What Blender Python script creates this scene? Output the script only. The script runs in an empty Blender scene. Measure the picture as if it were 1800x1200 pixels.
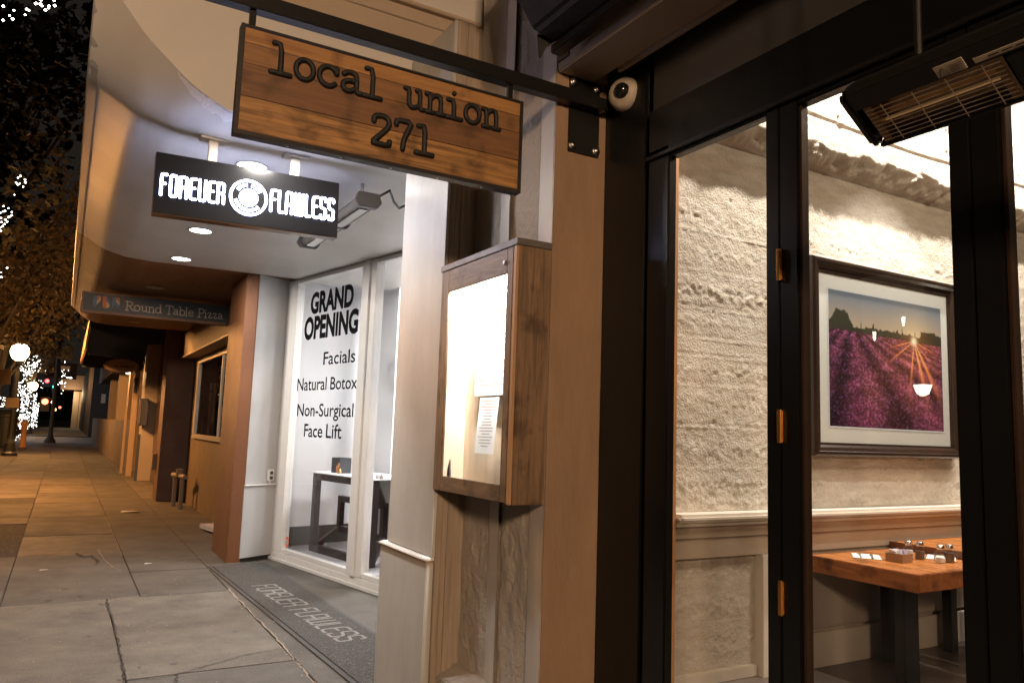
import bpy, math, random
import numpy as np
from mathutils import Matrix, Vector, Euler

random.seed(7); RNG = np.random.default_rng(11)
SC = bpy.context.scene; COL = SC.collection

# ------------------------------------------------------------------ camera
cam_d = bpy.data.cameras.new('camera'); cam = bpy.data.objects.new('camera', cam_d); COL.objects.link(cam)
cam_d.sensor_width = 36.0; cam_d.lens = 36.0*1351.9/1800; cam_d.clip_start = 0.05; cam_d.clip_end = 900
yaw, pit, rol = math.radians(29.937), math.radians(6.647), math.radians(1.970)
fw = Vector((math.sin(yaw)*math.cos(pit), math.cos(yaw)*math.cos(pit), math.sin(pit)))
rt = Vector((math.cos(yaw), -math.sin(yaw), 0)); up = rt.cross(fw)
r2 = rt*math.cos(rol)+up*math.sin(rol); u2 = up*math.cos(rol)-rt*math.sin(rol)
m = Matrix((r2, u2, -fw)).transposed().to_4x4(); m.translation = (0, 0, 1.5)
cam.matrix_world = m
SC.camera = cam

# ------------------------------------------------------------------ world (night sky) and exposure
world = bpy.data.worlds.new('World'); SC.world = world; world.use_nodes = True
bg = world.node_tree.nodes['Background']; bg.inputs['Color'].default_value = (0.9, 0.75, 0.62, 1); bg.inputs['Strength'].default_value = 0.012
SC.view_settings.view_transform = 'Standard'; SC.view_settings.look = 'None'
SC.view_settings.exposure = 0.35; SC.view_settings.gamma = 1.0; SC.view_settings.use_curve_mapping = False
SC.render.engine = 'CYCLES'
SC.cycles.max_bounces = 6; SC.cycles.diffuse_bounces = 3; SC.cycles.glossy_bounces = 3; SC.cycles.transparent_max_bounces = 12
SC.cycles.sample_clamp_indirect = 4.0; SC.cycles.caustics_reflective = False; SC.cycles.caustics_refractive = False
SC.cycles.use_denoising = True

P_DOWN = 40; P_SHOP = 92; P_BOX = 85; P_TRACK = 350; P_PEND = 60

# ------------------------------------------------------------------ helpers
def lin(c): return tuple((v/12.92 if v <= 0.04045 else ((v+0.055)/1.055)**2.4) for v in c)
MATS = {}
def mat(name, col, rough=0.6, metal=0.0, bump=0.0, bscale=60.0, var=0.0, vscale=3.0, stretch=(1, 1, 1), emis=None, estr=0.0,
        col2=None, spec=0.5, detail=6.0, speck=None, coat=0.0, iso=False):
    if name in MATS: return MATS[name]
    m = bpy.data.materials.new(name); m.use_nodes = True; nt = m.node_tree; n = nt.nodes; L = nt.links
    b = n['Principled BSDF']; b.inputs['Base Color'].default_value = (*col, 1)
    b.inputs['Roughness'].default_value = rough; b.inputs['Metallic'].default_value = metal
    b.inputs['Specular IOR Level'].default_value = spec
    if coat: b.inputs['Coat Weight'].default_value = coat; b.inputs['Coat Roughness'].default_value = 0.12
    if emis is not None:
        b.inputs['Emission Color'].default_value = (*emis, 1); b.inputs['Emission Strength'].default_value = estr
    if bump or var or speck:
        tc = n.new('ShaderNodeTexCoord'); mp = n.new('ShaderNodeMapping'); mp.inputs['Scale'].default_value = stretch
        L.new(tc.outputs['Object'], mp.inputs['Vector'])
    if var:
        nz = n.new('ShaderNodeTexNoise'); nz.inputs['Scale'].default_value = vscale; nz.inputs['Detail'].default_value = detail; nz.inputs['Roughness'].default_value = 0.65
        L.new(mp.outputs['Vector'], nz.inputs['Vector'])
        rp = n.new('ShaderNodeValToRGB'); rp.color_ramp.elements[0].position = 0.3; rp.color_ramp.elements[1].position = 0.72
        c2 = col2 if col2 else tuple(c*(1-var) for c in col)
        rp.color_ramp.elements[0].color = (*c2, 1); rp.color_ramp.elements[1].color = (*col, 1)
        L.new(nz.outputs['Fac'], rp.inputs['Fac']); out = rp.outputs['Color']
        if speck:
            vz = n.new('ShaderNodeTexNoise'); vz.inputs['Scale'].default_value = speck[0]; vz.inputs['Detail'].default_value = 2
            L.new(mp.outputs['Vector'], vz.inputs['Vector'])
            r3 = n.new('ShaderNodeValToRGB'); r3.color_ramp.elements[0].position = speck[1]; r3.color_ramp.elements[1].position = speck[1]+0.04
            L.new(vz.outputs['Fac'], r3.inputs['Fac'])
            mx = n.new('ShaderNodeMixRGB'); L.new(r3.outputs['Color'], mx.inputs['Fac']); L.new(out, mx.inputs['Color1']); mx.inputs['Color2'].default_value = (*speck[2], 1)
            out = mx.outputs['Color']
        L.new(out, b.inputs['Base Color'])
        mr = n.new('ShaderNodeMapRange'); mr.inputs['To Min'].default_value = min(1, rough*1.2); mr.inputs['To Max'].default_value = rough*0.85
        L.new(nz.outputs['Fac'], mr.inputs['Value']); L.new(mr.outputs['Result'], b.inputs['Roughness'])
    if bump:
        if iso: mp = n.new('ShaderNodeMapping'); L.new(tc.outputs['Object'], mp.inputs['Vector'])
        nb = n.new('ShaderNodeTexNoise'); nb.inputs['Scale'].default_value = bscale; nb.inputs['Detail'].default_value = 8; nb.inputs['Roughness'].default_value = 0.6
        L.new(mp.outputs['Vector'], nb.inputs['Vector'])
        bp = n.new('ShaderNodeBump'); bp.inputs['Strength'].default_value = 1.0; bp.inputs['Distance'].default_value = bump
        L.new(nb.outputs['Fac'], bp.inputs['Height']); L.new(bp.outputs['Normal'], b.inputs['Normal'])
    MATS[name] = m; return m

def emat(name, col, s):
    if name in MATS: return MATS[name]
    m = bpy.data.materials.new(name); m.use_nodes = True; nt = m.node_tree; nt.nodes.clear()
    e = nt.nodes.new('ShaderNodeEmission'); e.inputs['Color'].default_value = (*col, 1); e.inputs['Strength'].default_value = s
    o = nt.nodes.new('ShaderNodeOutputMaterial'); nt.links.new(e.outputs[0], o.inputs[0]); MATS[name] = m; return m

def glassmat(name, tint=(1, 1, 1), ior=1.5, extra=0.0, rough=0.0):
    m = bpy.data.materials.new(name); m.use_nodes = True; nt = m.node_tree; nt.nodes.clear(); n = nt.nodes; L = nt.links
    t = n.new('ShaderNodeBsdfTransparent'); t.inputs[0].default_value = (*tint, 1)
    g = n.new('ShaderNodeBsdfGlossy'); g.inputs['Roughness'].default_value = rough
    f = n.new('ShaderNodeLayerWeight'); f.inputs['Blend'].default_value = .5; F0 = ((ior-1)/(ior+1))**2
    q = n.new('ShaderNodeMath'); q.operation = 'POWER'; q.inputs[1].default_value = 5.0; L.new(f.outputs['Facing'], q.inputs[0])
    a = n.new('ShaderNodeMath'); a.operation = 'MULTIPLY_ADD'; a.inputs[1].default_value = 1-F0; a.inputs[2].default_value = F0+extra; a.use_clamp = True
    x = n.new('ShaderNodeMixShader'); o = n.new('ShaderNodeOutputMaterial')
    L.new(q.outputs[0], a.inputs[0]); L.new(a.outputs[0], x.inputs[0]); L.new(t.outputs[0], x.inputs[1]); L.new(g.outputs[0], x.inputs[2]); L.new(x.outputs[0], o.inputs[0])
    MATS[name] = m; return m

class MB:
    def __init__(s): s.v = []; s.f = []
    def add(s, vs, fs, M=None):
        k = len(s.v)
        for p in vs:
            q = Vector(p)
            if M is not None: q = M @ q
            s.v.append(tuple(q))
        s.f += [tuple(i+k for i in f) for f in fs]; return s
    def box(s, x0, x1, y0, y1, z0, z1, M=None):
        return s.add([(x0,y0,z0),(x1,y0,z0),(x1,y1,z0),(x0,y1,z0),(x0,y0,z1),(x1,y0,z1),(x1,y1,z1),(x0,y1,z1)],
                     [(0,3,2,1),(4,5,6,7),(0,1,5,4),(1,2,6,5),(2,3,7,6),(3,0,4,7)], M)
    def cyl(s, p, q, r0, r1=None, n=16, cap=True):
        r1 = r0 if r1 is None else r1; p = Vector(p); q = Vector(q); d = (q-p).normalized()
        a = d.orthogonal().normalized(); b = d.cross(a); vs = []
        for c, r in ((p, r0), (q, r1)):
            for i in range(n):
                t = 2*math.pi*i/n; vs.append(c+a*(r*math.cos(t))+b*(r*math.sin(t)))
        fs = [(i, (i+1) % n, n+(i+1) % n, n+i) for i in range(n)]
        if cap: fs += [tuple(range(n-1, -1, -1)), tuple(range(n, 2*n))]
        return s.add(vs, fs)
    def tube(s, pts, r, n=8, cap=True):
        pts = [Vector(p) for p in pts]; rr = r if isinstance(r, (list, tuple)) else [r]*len(pts)
        vs = []; a = None
        for i, p in enumerate(pts):
            d = (pts[min(i+1, len(pts)-1)]-pts[max(i-1, 0)]).normalized()
            if a is None: a = d.orthogonal().normalized()
            a = (a-d*a.dot(d)).normalized(); b = d.cross(a)
            for k in range(n):
                t = 2*math.pi*k/n; vs.append(p+a*(rr[i]*math.cos(t))+b*(rr[i]*math.sin(t)))
        fs = [(i*n+k, i*n+(k+1) % n, (i+1)*n+(k+1) % n, (i+1)*n+k) for i in range(len(pts)-1) for k in range(n)]
        if cap: fs += [tuple(range(n-1, -1, -1)), tuple(range((len(pts)-1)*n, len(pts)*n))]
        return s.add(vs, fs)
    def lathe(s, c, prof, n=24, axis=None):
        c = Vector(c); vs = []
        R = Matrix.Identity(3) if axis is None else Vector((0,0,1)).rotation_difference(Vector(axis)).to_matrix()
        for r, z in prof:
            for i in range(n):
                t = 2*math.pi*i/n; vs.append(c+R@Vector((r*math.cos(t), r*math.sin(t), z)))
        k = len(prof)
        fs = [(j*n+i, j*n+(i+1) % n, (j+1)*n+(i+1) % n, (j+1)*n+i) for j in range(k-1) for i in range(n)]
        if prof[0][0] > 1e-5: fs.append(tuple(range(n-1, -1, -1)))
        if prof[-1][0] > 1e-5: fs.append(tuple(range((k-1)*n, k*n)))
        return s.add(vs, fs)
    def prism(s, poly, lo, hi, plane='xy', M=None):
        n = len(poly)
        def P(a, b, c): return {'xy': (a, b, c), 'xz': (a, c, b), 'yz': (c, a, b)}[plane]
        vs = [P(a, b, lo) for a, b in poly]+[P(a, b, hi) for a, b in poly]
        return s.add(vs, [tuple(range(n-1, -1, -1)), tuple(range(n, 2*n))]+[(i, (i+1) % n, n+(i+1) % n, n+i) for i in range(n)], M)
    def grid(s, X, Y, Z):
        h, w = X.shape; k = len(s.v)
        s.v += list(zip(X.ravel().tolist(), Y.ravel().tolist(), Z.ravel().tolist()))
        idx = np.arange(h*w).reshape(h, w)+k
        q = np.stack([idx[:-1,:-1], idx[:-1,1:], idx[1:,1:], idx[1:,:-1]], -1).reshape(-1, 4)
        s.f += [tuple(r) for r in q.tolist()]; return s
    def build(s, name, m, parent=None, smooth=False, bevel=0.0, origin=None, fix=True):
        o = link(name, s.v, s.f, m, parent, origin, smooth)
        if bevel or fix:
            import bmesh
            bm = bmesh.new(); bm.from_mesh(o.data)
            if bevel: bmesh.ops.bevel(bm, geom=[e for e in bm.edges if len(e.link_faces) == 2 and e.calc_face_angle(0) > 0.5], offset=bevel, segments=2, affect='EDGES', clamp_overlap=True)
            bmesh.ops.recalc_face_normals(bm, faces=bm.faces)
            bm.to_mesh(o.data); bm.free()
            if smooth: o.data.polygons.foreach_set('use_smooth', [True]*len(o.data.polygons))
        return o

def link(name, v, f, m, parent=None, origin=None, smooth=False):
    if parent is not None: org = wloc(parent)
    elif origin is not None: org = Vector(origin)
    else:
        a = np.array(v); org = Vector(((a[:,0].min()+a[:,0].max())/2, (a[:,1].min()+a[:,1].max())/2, a[:,2].min()))
    me = bpy.data.meshes.new(name); me.from_pydata([(p[0]-org.x, p[1]-org.y, p[2]-org.z) for p in v], [], f)
    if m is not None: me.materials.append(m)
    o = bpy.data.objects.new(name, me); COL.objects.link(o)
    if parent is not None: o.parent = parent
    else: o.location = org
    if smooth: me.polygons.foreach_set('use_smooth', [True]*len(me.polygons))
    return o
def wloc(o):
    l = Vector((0, 0, 0))
    while o is not None: l = l+o.location; o = o.parent
    return l
def tag(o, label=None, cat=None, group=None, kind=None):
    if label: o['label'] = label
    if cat: o['category'] = cat
    if group: o['group'] = group
    if kind: o['kind'] = kind
    return o
def thing(name, loc, label, cat, group=None):
    o = bpy.data.objects.new(name, None); o.empty_display_size = 0.1; COL.objects.link(o); o.location = loc
    return tag(o, label, cat, group)
def copy_tree(o, parent=None, loc=None):
    c = o.copy(); COL.objects.link(c); c.parent = parent
    if loc is not None: c.location = loc
    for ch in list(o.children): copy_tree(ch, c)
    return c
def box(name, x0, x1, y0, y1, z0, z1, m, parent=None, bevel=0.0, M=None, smooth=False):
    return MB().box(x0, x1, y0, y1, z0, z1, M).build(name, m, parent, bevel=bevel, smooth=smooth)
def lamp(name, typ, loc, power, col, size=0.1, parent=None, rot=None, spot=None, blend=0.5, aim=None, shape=None, sy=None):
    d = bpy.data.lights.new(name, typ); d.energy = power; d.color = col
    if typ == 'AREA':
        d.size = size
        if shape: d.shape = shape
        if sy: d.size_y = sy
    else: d.shadow_soft_size = size
    if typ == 'SPOT': d.spot_size = spot; d.spot_blend = blend
    o = bpy.data.objects.new(name, d); COL.objects.link(o)
    if parent is not None: o.parent = parent; o.location = Vector(loc)-wloc(parent)
    else: o.location = loc
    if aim is not None: o.rotation_euler = (Vector(aim)-Vector(loc)).to_track_quat('-Z', 'Y').to_euler()
    elif rot: o.rotation_euler = rot
    return o

def vnoise(x, y, seed=0):
    xi = np.floor(x).astype(np.int64); yi = np.floor(y).astype(np.int64); fx = x-xi; fy = y-yi
    fx = fx*fx*(3-2*fx); fy = fy*fy*(3-2*fy)
    def h(a, b):
        n = (a*374761393+b*668265263+seed*974711) & 0x7fffffff; n = ((n ^ (n >> 13))*1274126177) & 0x7fffffff
        return ((n ^ (n >> 16)) & 0xffff)/65535.0
    return (h(xi, yi)*(1-fx)+h(xi+1, yi)*fx)*(1-fy)+(h(xi, yi+1)*(1-fx)+h(xi+1, yi+1)*fx)*fy
def fbm(x, y, o=4, seed=0):
    s = 0; a = 1; t = 0
    for i in range(o): s = s+a*vnoise(x*2**i, y*2**i, seed+i); t += a; a *= 0.5
    return s/t

# ---- strokes -> rounded letter bodies
def chaikin(p, k=2):
    p = [np.array(q, float) for q in p]
    for _ in range(k):
        if len(p) < 3: return p
        closed = np.allclose(p[0], p[-1]); n = [] if closed else [p[0]]
        for a, b in zip(p[:-1], p[1:]): n += [a*.75+b*.25, a*.25+b*.75]
        n = n[1:-1] if (not closed and len(n) > 4 and False) else n
        if closed: n.append(n[0])
        else: n.append(p[-1])
        p = n
    return p
def stroke(mb, pts, r, rf, O, U, V, N, n=8):
    """pts in plane coordinates (u,v); elliptical tube r in plane, rf off plane"""
    pts = [np.array(p, float) for p in pts]; closed = len(pts) > 3 and np.allclose(pts[0], pts[-1])
    if closed: pts = pts[:-1]
    m_ = len(pts); T = []
    for i in range(m_):
        if closed: t = pts[(i+1) % m_]-pts[i-1]
        else: t = pts[min(i+1, m_-1)]-pts[max(i-1, 0)]
        T.append(t/(np.linalg.norm(t)+1e-9))
    rings = []
    if not closed: rings += [(pts[0]-T[0]*r*.9, T[0], .35), (pts[0]-T[0]*r*.55, T[0], .85)]
    rings += [(p, t, 1.0) for p, t in zip(pts, T)]
    if not closed: rings += [(pts[-1]+T[-1]*r*.55, T[-1], .85), (pts[-1]+T[-1]*r*.9, T[-1], .35)]
    vs = []
    for p, t, k in rings:
        nn = np.array([-t[1], t[0]])
        for j in range(n):
            a = 2*math.pi*j/n; q = p+nn*(r*k*math.cos(a)); vs.append(tuple(O+U*q[0]+V*q[1]+N*(rf*k*math.sin(a))))
    R = len(rings); fs = []
    for i in range(R if closed else R-1):
        for j in range(n): fs.append((i*n+j, i*n+(j+1) % n, ((i+1) % R)*n+(j+1) % n, ((i+1) % R)*n+j))
    if not closed: fs += [tuple(range(n)), tuple(range((R-1)*n, R*n))]
    mb.add(vs, fs)
def ell(cx, cy, rx, ry, a0=0, a1=360, n=20):
    return [(cx+rx*math.cos(math.radians(a0+(a1-a0)*i/n)), cy+ry*math.sin(math.radians(a0+(a1-a0)*i/n))) for i in range(n+1)]

FF = {  # tall rounded letters, unit height, with width
 'F': (.40, [[(0,0),(0,.75),(.03,1),(.2,1),(.38,1)], [(0,.56),(.3,.56)]]),
 'O': (.46, [[(0,.25),(0,.8),(.02,1),(.23,1),(.44,1),(.46,.8),(.46,.2),(.44,0),(.23,0),(.02,0),(0,.2),(0,.25)]]),
 'R': (.46, [[(0,0),(0,1)], [(0,1),(.3,1),(.46,.97),(.46,.78),(.44,.52),(.3,.5),(.05,.5)], [(.3,.5),(.44,.46),(.46,.3),(.46,0)]]),
 'E': (.40, [[(.40,1),(.15,1),(0,.95),(0,.7),(0,.3),(0,.05),(.15,0),(.4,0)], [(0,.54),(.32,.54)]]),
 'V': (.46, [[(0,1),(0,.25),(.02,0),(.23,0),(.44,0),(.46,.25),(.46,1)]]),
 'L': (.34, [[(0,1),(0,.25),(.02,0),(.15,0),(.34,0)]]),
 'A': (.46, [[(0,0),(0,.75),(.03,1),(.23,1),(.43,1),(.46,.75),(.46,0)], [(0,.42),(.46,.42)]]),
 'W': (.66, [[(0,1),(0,.25),(.02,0),(.16,0),(.31,0),(.33,.25),(.33,1)], [(.33,.25),(.35,0),(.5,0),(.64,0),(.66,.25),(.66,1)]]),
 'S': (.42, [[(.42,.85),(.42,1),(.21,1),(0,1),(0,.75),(0,.55),(.21,.5),(.42,.45),(.42,.2),(.42,0),(.2,0),(0,0),(0,.16)]]),
}
TY = {  # typewriter letters, advance 1, baseline 0, x-height 1
 'l': [[(.12,1.45),(.42,1.45),(.42,.0)], [(.05,0),(.8,0)]],
 'o': [ell(.42,.5,.36,.5)],
 'c': [[(.78,.72),(.78,.98)], ell(.44,.5,.38,.5,40,318)],
 'a': [[(.1,.85),(.25,1),(.5,1),(.65,.85),(.66,.6),(.66,.1),(.72,0),(.88,0)], [(.66,.55),(.35,.58),(.1,.45),(.06,.25),(.15,.03),(.38,0),(.66,.22)]],
 'u': [[(.0,.97),(.18,.97),(.18,.3),(.22,.05),(.42,0),(.68,.18)], [(.55,.97),(.7,.97),(.7,0),(.85,0)]],
 'n': [[(.0,.97),(.18,.97),(.18,0)], [(.18,.72),(.35,.95),(.55,1),(.7,.85),(.7,0)], [(.03,0),(.35,0)], [(.55,0),(.88,0)]],
 'i': [[(.12,.97),(.42,.97),(.42,0)], [(.05,0),(.8,0)], [(.4,1.36),(.41,1.38)]],
 '2': [[(.08,1.1),(.1,1.35),(.4,1.48),(.72,1.35),(.76,1.0),(.5,.6),(.1,.1),(.05,0),(.8,0),(.8,.2)]],
 '7': [[(.1,1.2),(.1,1.45),(.8,1.45),(.6,.9),(.45,.45),(.42,0)]],
 '1': [[(.15,1.4),(.45,1.45),(.45,0)], [(.08,0),(.82,0)]],
}
def put_text(mb, font, text, O, U, V, N, h, adv=None, gap=.16, r=.05, rf=.03, width=None, smooth=2):
    O, U, V, N = [np.array(a, float) for a in (O, U, V, N)]
    x = 0; items = []
    for ch in text:
        if ch == ' ': x += (adv if adv else .42); continue
        w, st = (font[ch] if isinstance(font[ch], tuple) else (1, font[ch]))
        items.append((x, st)); x += adv if adv else w+gap
    tot = x-(0 if adv else gap); sx = (width/tot) if width else h
    for x0, st in items:
        for s_ in st:
            p = chaikin(s_, smooth) if len(s_) > 2 and len(s_) < 20 else s_
            stroke(mb, [((x0+a)*sx, b*h) for a, b in p], r*h, rf*h, O, U, V, N)

def sep_text(font, text, O, U, V, N, h, name, m, parent, adv=None, gap=.16, r=.05, rf=.03, width=None, smooth=2):
    O, U, V, N = [np.array(a, float) for a in (O, U, V, N)]; tot = 0
    for ch in text: tot += .42 if ch == ' ' else (adv if adv else font[ch][0]+gap)
    sx = width/(tot-(0 if adv else gap)); x = 0
    for ch in text:
        if ch == ' ': x += .42; continue
        w, st = (font[ch] if isinstance(font[ch], tuple) else (1, font[ch])); mb = MB()
        for s_ in st:
            p = chaikin(s_, smooth) if 2 < len(s_) < 20 else s_
            stroke(mb, [((x+a)*sx, b*h) for a, b in p], r*h, rf*h, O, U, V, N)
        mb.build(name, m, parent, smooth=True); x += adv if adv else w+gap

def font_text(text, O, U, V, N, width, height, name, m, parent, bold=0.0, depth=0.0008, shear=0.0, extra=None):
    cu = bpy.data.curves.new('t', 'FONT'); cu.body = text; cu.size = 1; cu.offset = bold; cu.extrude = 0.0; cu.shear = shear; cu.resolution_u = 4
    ob = bpy.data.objects.new('t', cu); COL.objects.link(ob); bpy.context.view_layer.update()
    me = bpy.data.meshes.new_from_object(ob.evaluated_get(bpy.context.evaluated_depsgraph_get()))
    vs = np.array([tuple(v.co) for v in me.vertices]); fs = [tuple(p.vertices) for p in me.polygons]
    bpy.data.objects.remove(ob); bpy.data.curves.remove(cu); bpy.data.meshes.remove(me)
    x0, x1 = vs[:,0].min(), vs[:,0].max(); y1 = vs[:,1].max()
    O, U, V, N = [np.array(a, float) for a in (O, U, V, N)]
    P = O+np.outer((vs[:,0]-x0)*width/(x1-x0), U)+np.outer(vs[:,1]*height/y1, V)+N*depth
    return link(name, [tuple(p) for p in P], fs, m, parent)

# ------------------------------------------------------------------ materials
concrete = mat('sidewalk_concrete', (.125,.105,.082), .8, bump=.006, bscale=80, var=.55, vscale=2.4, speck=(60,.64,(.11,.10,.085)))
concrete_b = mat('sidewalk_concrete_dark', (.086,.074,.061), .8, bump=.004, bscale=90, var=.5, vscale=1.9, speck=(60,.63,(.08,.07,.06)))
concrete_c = mat('sidewalk_concrete_pale', (.134,.112,.088), .8, bump=.003, bscale=120, var=.262, vscale=1.7, speck=(150,.7,(.16,.15,.13)))
concrete_d = mat('stained_concrete', (.085,.072,.06), .7, bump=.006, bscale=70, var=.5, vscale=4, speck=(45,.66,(.17,.14,.11)))
asphalt_p = mat('patched_asphalt', (.036,.031,.027), .92, bump=.012, bscale=55, var=.5, vscale=14, speck=(48,.66,(.26,.22,.17)))
joint_m = mat('joint_dirt', (.05,.042,.035), .95, bump=.01, bscale=60)
road_m = mat('road_asphalt', (.05,.05,.052), .7, bump=.006, bscale=60, var=.3, vscale=2)
canopy_w = mat('canopy_cream_paint', (.66,.63,.59), .42, bump=.0016, bscale=9, var=.13, vscale=1.6)
canopy_b = mat('canopy_brown_paint', (.20,.085,.035), .5, bump=.006, bscale=14, var=.35, vscale=5, stretch=(1,.25,1))
white_p = mat('white_panel_paint', (.52,.50,.465), .5, bump=.002, bscale=16, var=.26, vscale=2.5, stretch=(1,1,.4))
grey_p = mat('pale_grey_paint', (.38,.37,.36), .5, bump=.001, bscale=16, var=.08, vscale=2.0)
sill_w = mat('white_enamel', (.68,.66,.63), .35, bump=.0006, bscale=30, var=.08, vscale=8)
trim_b = mat('brown_trim', (.30,.18,.11), .6)
siding = mat('weathered_siding', (.42,.34,.26), .65, bump=.003, bscale=8, var=.45, vscale=5, stretch=(6,6,.35))
plaster = mat('rough_plaster', (.46,.41,.36), .8, bump=.014, bscale=30, var=.12, vscale=3)
fillet_m = mat('smooth_plaster', (.60,.55,.50), .6, bump=.003, bscale=14, var=.1, vscale=3)
orange_col = mat('tan_column_paint', (.33,.215,.135), .55, bump=.006, bscale=9, var=.26, vscale=2.6, stretch=(2,2,.7))
brown_col = mat('terracotta_column_paint', (.165,.060,.020), .6, bump=.003, bscale=30, var=.16, vscale=2.5)
beige_p = mat('beige_board_paint', (.46,.37,.28), .55, bump=.002, bscale=18, var=.12, vscale=2)
dark_panel = mat('dark_soffit_paint', (.045,.041,.037), .5, bump=.002, bscale=12, var=.26, vscale=3)
black_p = mat('black_gloss_paint', (.005,.005,.005), .3, bump=.0012, bscale=14, var=.3, vscale=3, spec=.4)
black_m = mat('black_metal', (.010,.0095,.009), .38, metal=.2, bump=.001, bscale=40)
frame_m = mat('dark_sign_metal', (.045,.042,.04), .42, metal=.5, bump=.001, bscale=30, var=.3, vscale=6)
jamb_w = mat('stained_wood_edge', (.20,.085,.035), .35, bump=.002, bscale=20, var=.6, vscale=6, stretch=(5,5,.4))
pine = mat('pine_board', (.55,.26,.10), .45, bump=.001, bscale=20, var=.3, vscale=5, stretch=(6,6,.4))
brass = mat('brass', (.85,.45,.14), .25, metal=1.0)
steel = mat('brushed_steel', (.55,.53,.5), .3, metal=1.0)
greymet = mat('grey_heater_metal', (.12,.12,.12), .4, metal=.6)
dark_g = mat('dark_grey', (.04,.04,.042), .4)
glass_w = glassmat('window_glass', (.94,.95,.96), 1.45)
glass_t = glassmat('clear_glass', (.93,.94,.94), 1.5)
black_t = mat('black_lettering', (.004,.004,.005), .9, spec=.1)
white_in = mat('shop_white_wall', (.76,.76,.77), .6)
white_fl = mat('shop_white_floor', (.62,.61,.63), .25, var=.1, vscale=4)
console = mat('dark_console_wood', (.025,.017,.016), .35, var=.4, vscale=8)
conc_in = mat('board_formed_concrete', (.62,.57,.49), .85, bump=.009, bscale=75, var=.30, vscale=5, stretch=(1,1,3.2), col2=(.46,.39,.31), iso=True)
rail_m = mat('cream_rail_paint', (.62,.56,.48), .4, bump=.001, bscale=20, var=.08, vscale=5)
tan_in = mat('tan_wainscot_paint', (.42,.34,.26), .5, bump=.002, bscale=20, var=.1, vscale=4)

def woodmat(name, ca, cb, seed, rough=.55, axis='x'):
    m = bpy.data.materials.new(name); m.use_nodes = True; nt = m.node_tree; n = nt.nodes; L = nt.links; b = n['Principled BSDF']
    tc = n.new('ShaderNodeTexCoord'); mp = n.new('ShaderNodeMapping'); mp.inputs['Location'].default_value = (seed*1.7, seed*.6, seed)
    mp.inputs['Scale'].default_value = {'x': (1.3,14,22), 'y': (22,1.3,14), 'z': (22,14,1.3)}[axis]
    L.new(tc.outputs['Object'], mp.inputs['Vector'])
    a = n.new('ShaderNodeTexNoise'); a.inputs['Scale'].default_value = 2.2; a.inputs['Detail'].default_value = 10; a.inputs['Roughness'].default_value = .7; a.inputs['Distortion'].default_value = .6
    L.new(mp.outputs['Vector'], a.inputs['Vector'])
    r = n.new('ShaderNodeValToRGB'); r.color_ramp.elements[0].position = .34; r.color_ramp.elements[1].position = .66
    r.color_ramp.elements[0].color = (*cb, 1); r.color_ramp.elements[1].color = (*ca, 1); L.new(a.outputs['Fac'], r.inputs['Fac'])
    k = n.new('ShaderNodeTexNoise'); k.inputs['Scale'].default_value = 7; k.inputs['Detail'].default_value = 4; L.new(tc.outputs['Object'], k.inputs['Vector'])
    r4 = n.new('ShaderNodeValToRGB'); r4.color_ramp.elements[0].position = .30; r4.color_ramp.elements[0].color = (.22,.20,.18,1); r4.color_ramp.elements[1].position = .46; r4.color_ramp.elements[1].color = (1,1,1,1)
    L.new(k.outputs['Fac'], r4.inputs['Fac'])
    mx = n.new('ShaderNodeMixRGB'); mx.blend_type = 'MULTIPLY'; mx.inputs['Fac'].default_value = .8
    L.new(r.outputs['Color'], mx.inputs['Color1']); L.new(r4.outputs['Color'], mx.inputs['Color2']); L.new(mx.outputs['Color'], b.inputs['Base Color'])
    bp = n.new('ShaderNodeBump'); bp.inputs['Distance'].default_value = .0022; L.new(a.outputs['Fac'], bp.inputs['Height']); L.new(bp.outputs['Normal'], b.inputs['Normal'])
    b.inputs['Roughness'].default_value = rough; return m
woodA = [woodmat('sign_plank_wood_%d' % i, ca, cb, i*3.1) for i, (ca, cb) in enumerate([((.43,.225,.075),(.24,.115,.04)), ((.27,.135,.05),(.15,.075,.032)), ((.21,.10,.04),(.11,.055,.026)), ((.47,.25,.085),(.11,.055,.022))])]
woodBoxZ = woodmat('menu_box_wood_upright', (.26,.165,.095), (.10,.066,.042), 4.4, axis='z')
woodBoxY = woodmat('menu_box_wood_rail', (.24,.16,.10), (.10,.065,.042), 8.1, axis='y')
woodTable = woodmat('oiled_table_wood', (.48,.185,.055), (.27,.09,.025), 2.7, rough=.22, axis='y')
woodTable2 = woodmat('oiled_table_wood_side', (.40,.14,.045), (.22,.07,.02), 5.7, rough=.35, axis='y')

# ================================================================== THE GROUND
tag(box('ground', -260, 260, -120, 420, -.40, -.36, road_m), kind='structure')
tag(box('road', -14, -2.45, -60, 300, -.15, -.13, road_m), kind='structure')
sw = tag(box('sidewalk', -2.30, 9.2, -8, 50, -.16, -.016, joint_m), kind='structure')
kerb = tag(box('kerb', -2.45, -2.302, -8, 50, -.14, .0, concrete_b, bevel=.015), kind='structure')
GAP = .0035
def slab(x0, x1, y0, y1, m, dz=0.0, name='paving_slab'):
    return MB().box(x0+GAP, x1-GAP, y0+GAP, y1-GAP, -.05, dz).build(name, m, sw, bevel=.004)
cols = [(-2.3,-1.3),(-1.3,-.3),(-.3,.7)]
for y0, y1, mm in ((-8,-4,concrete),(-4,-.5,concrete_c),(-.5,2.6,concrete),(2.6,5.06,concrete_c),(5.06,7.385,concrete)): slab(-.3,.445,y0,y1,mm)
for y0, y1, mm in ((-8,-3,concrete_b),(-3,.8,concrete),(.8,2.9,concrete_b),(2.9,5.10,concrete_b),(5.10,7.385,concrete)): slab(.445,1.42,y0,y1,mm,.001)
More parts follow.
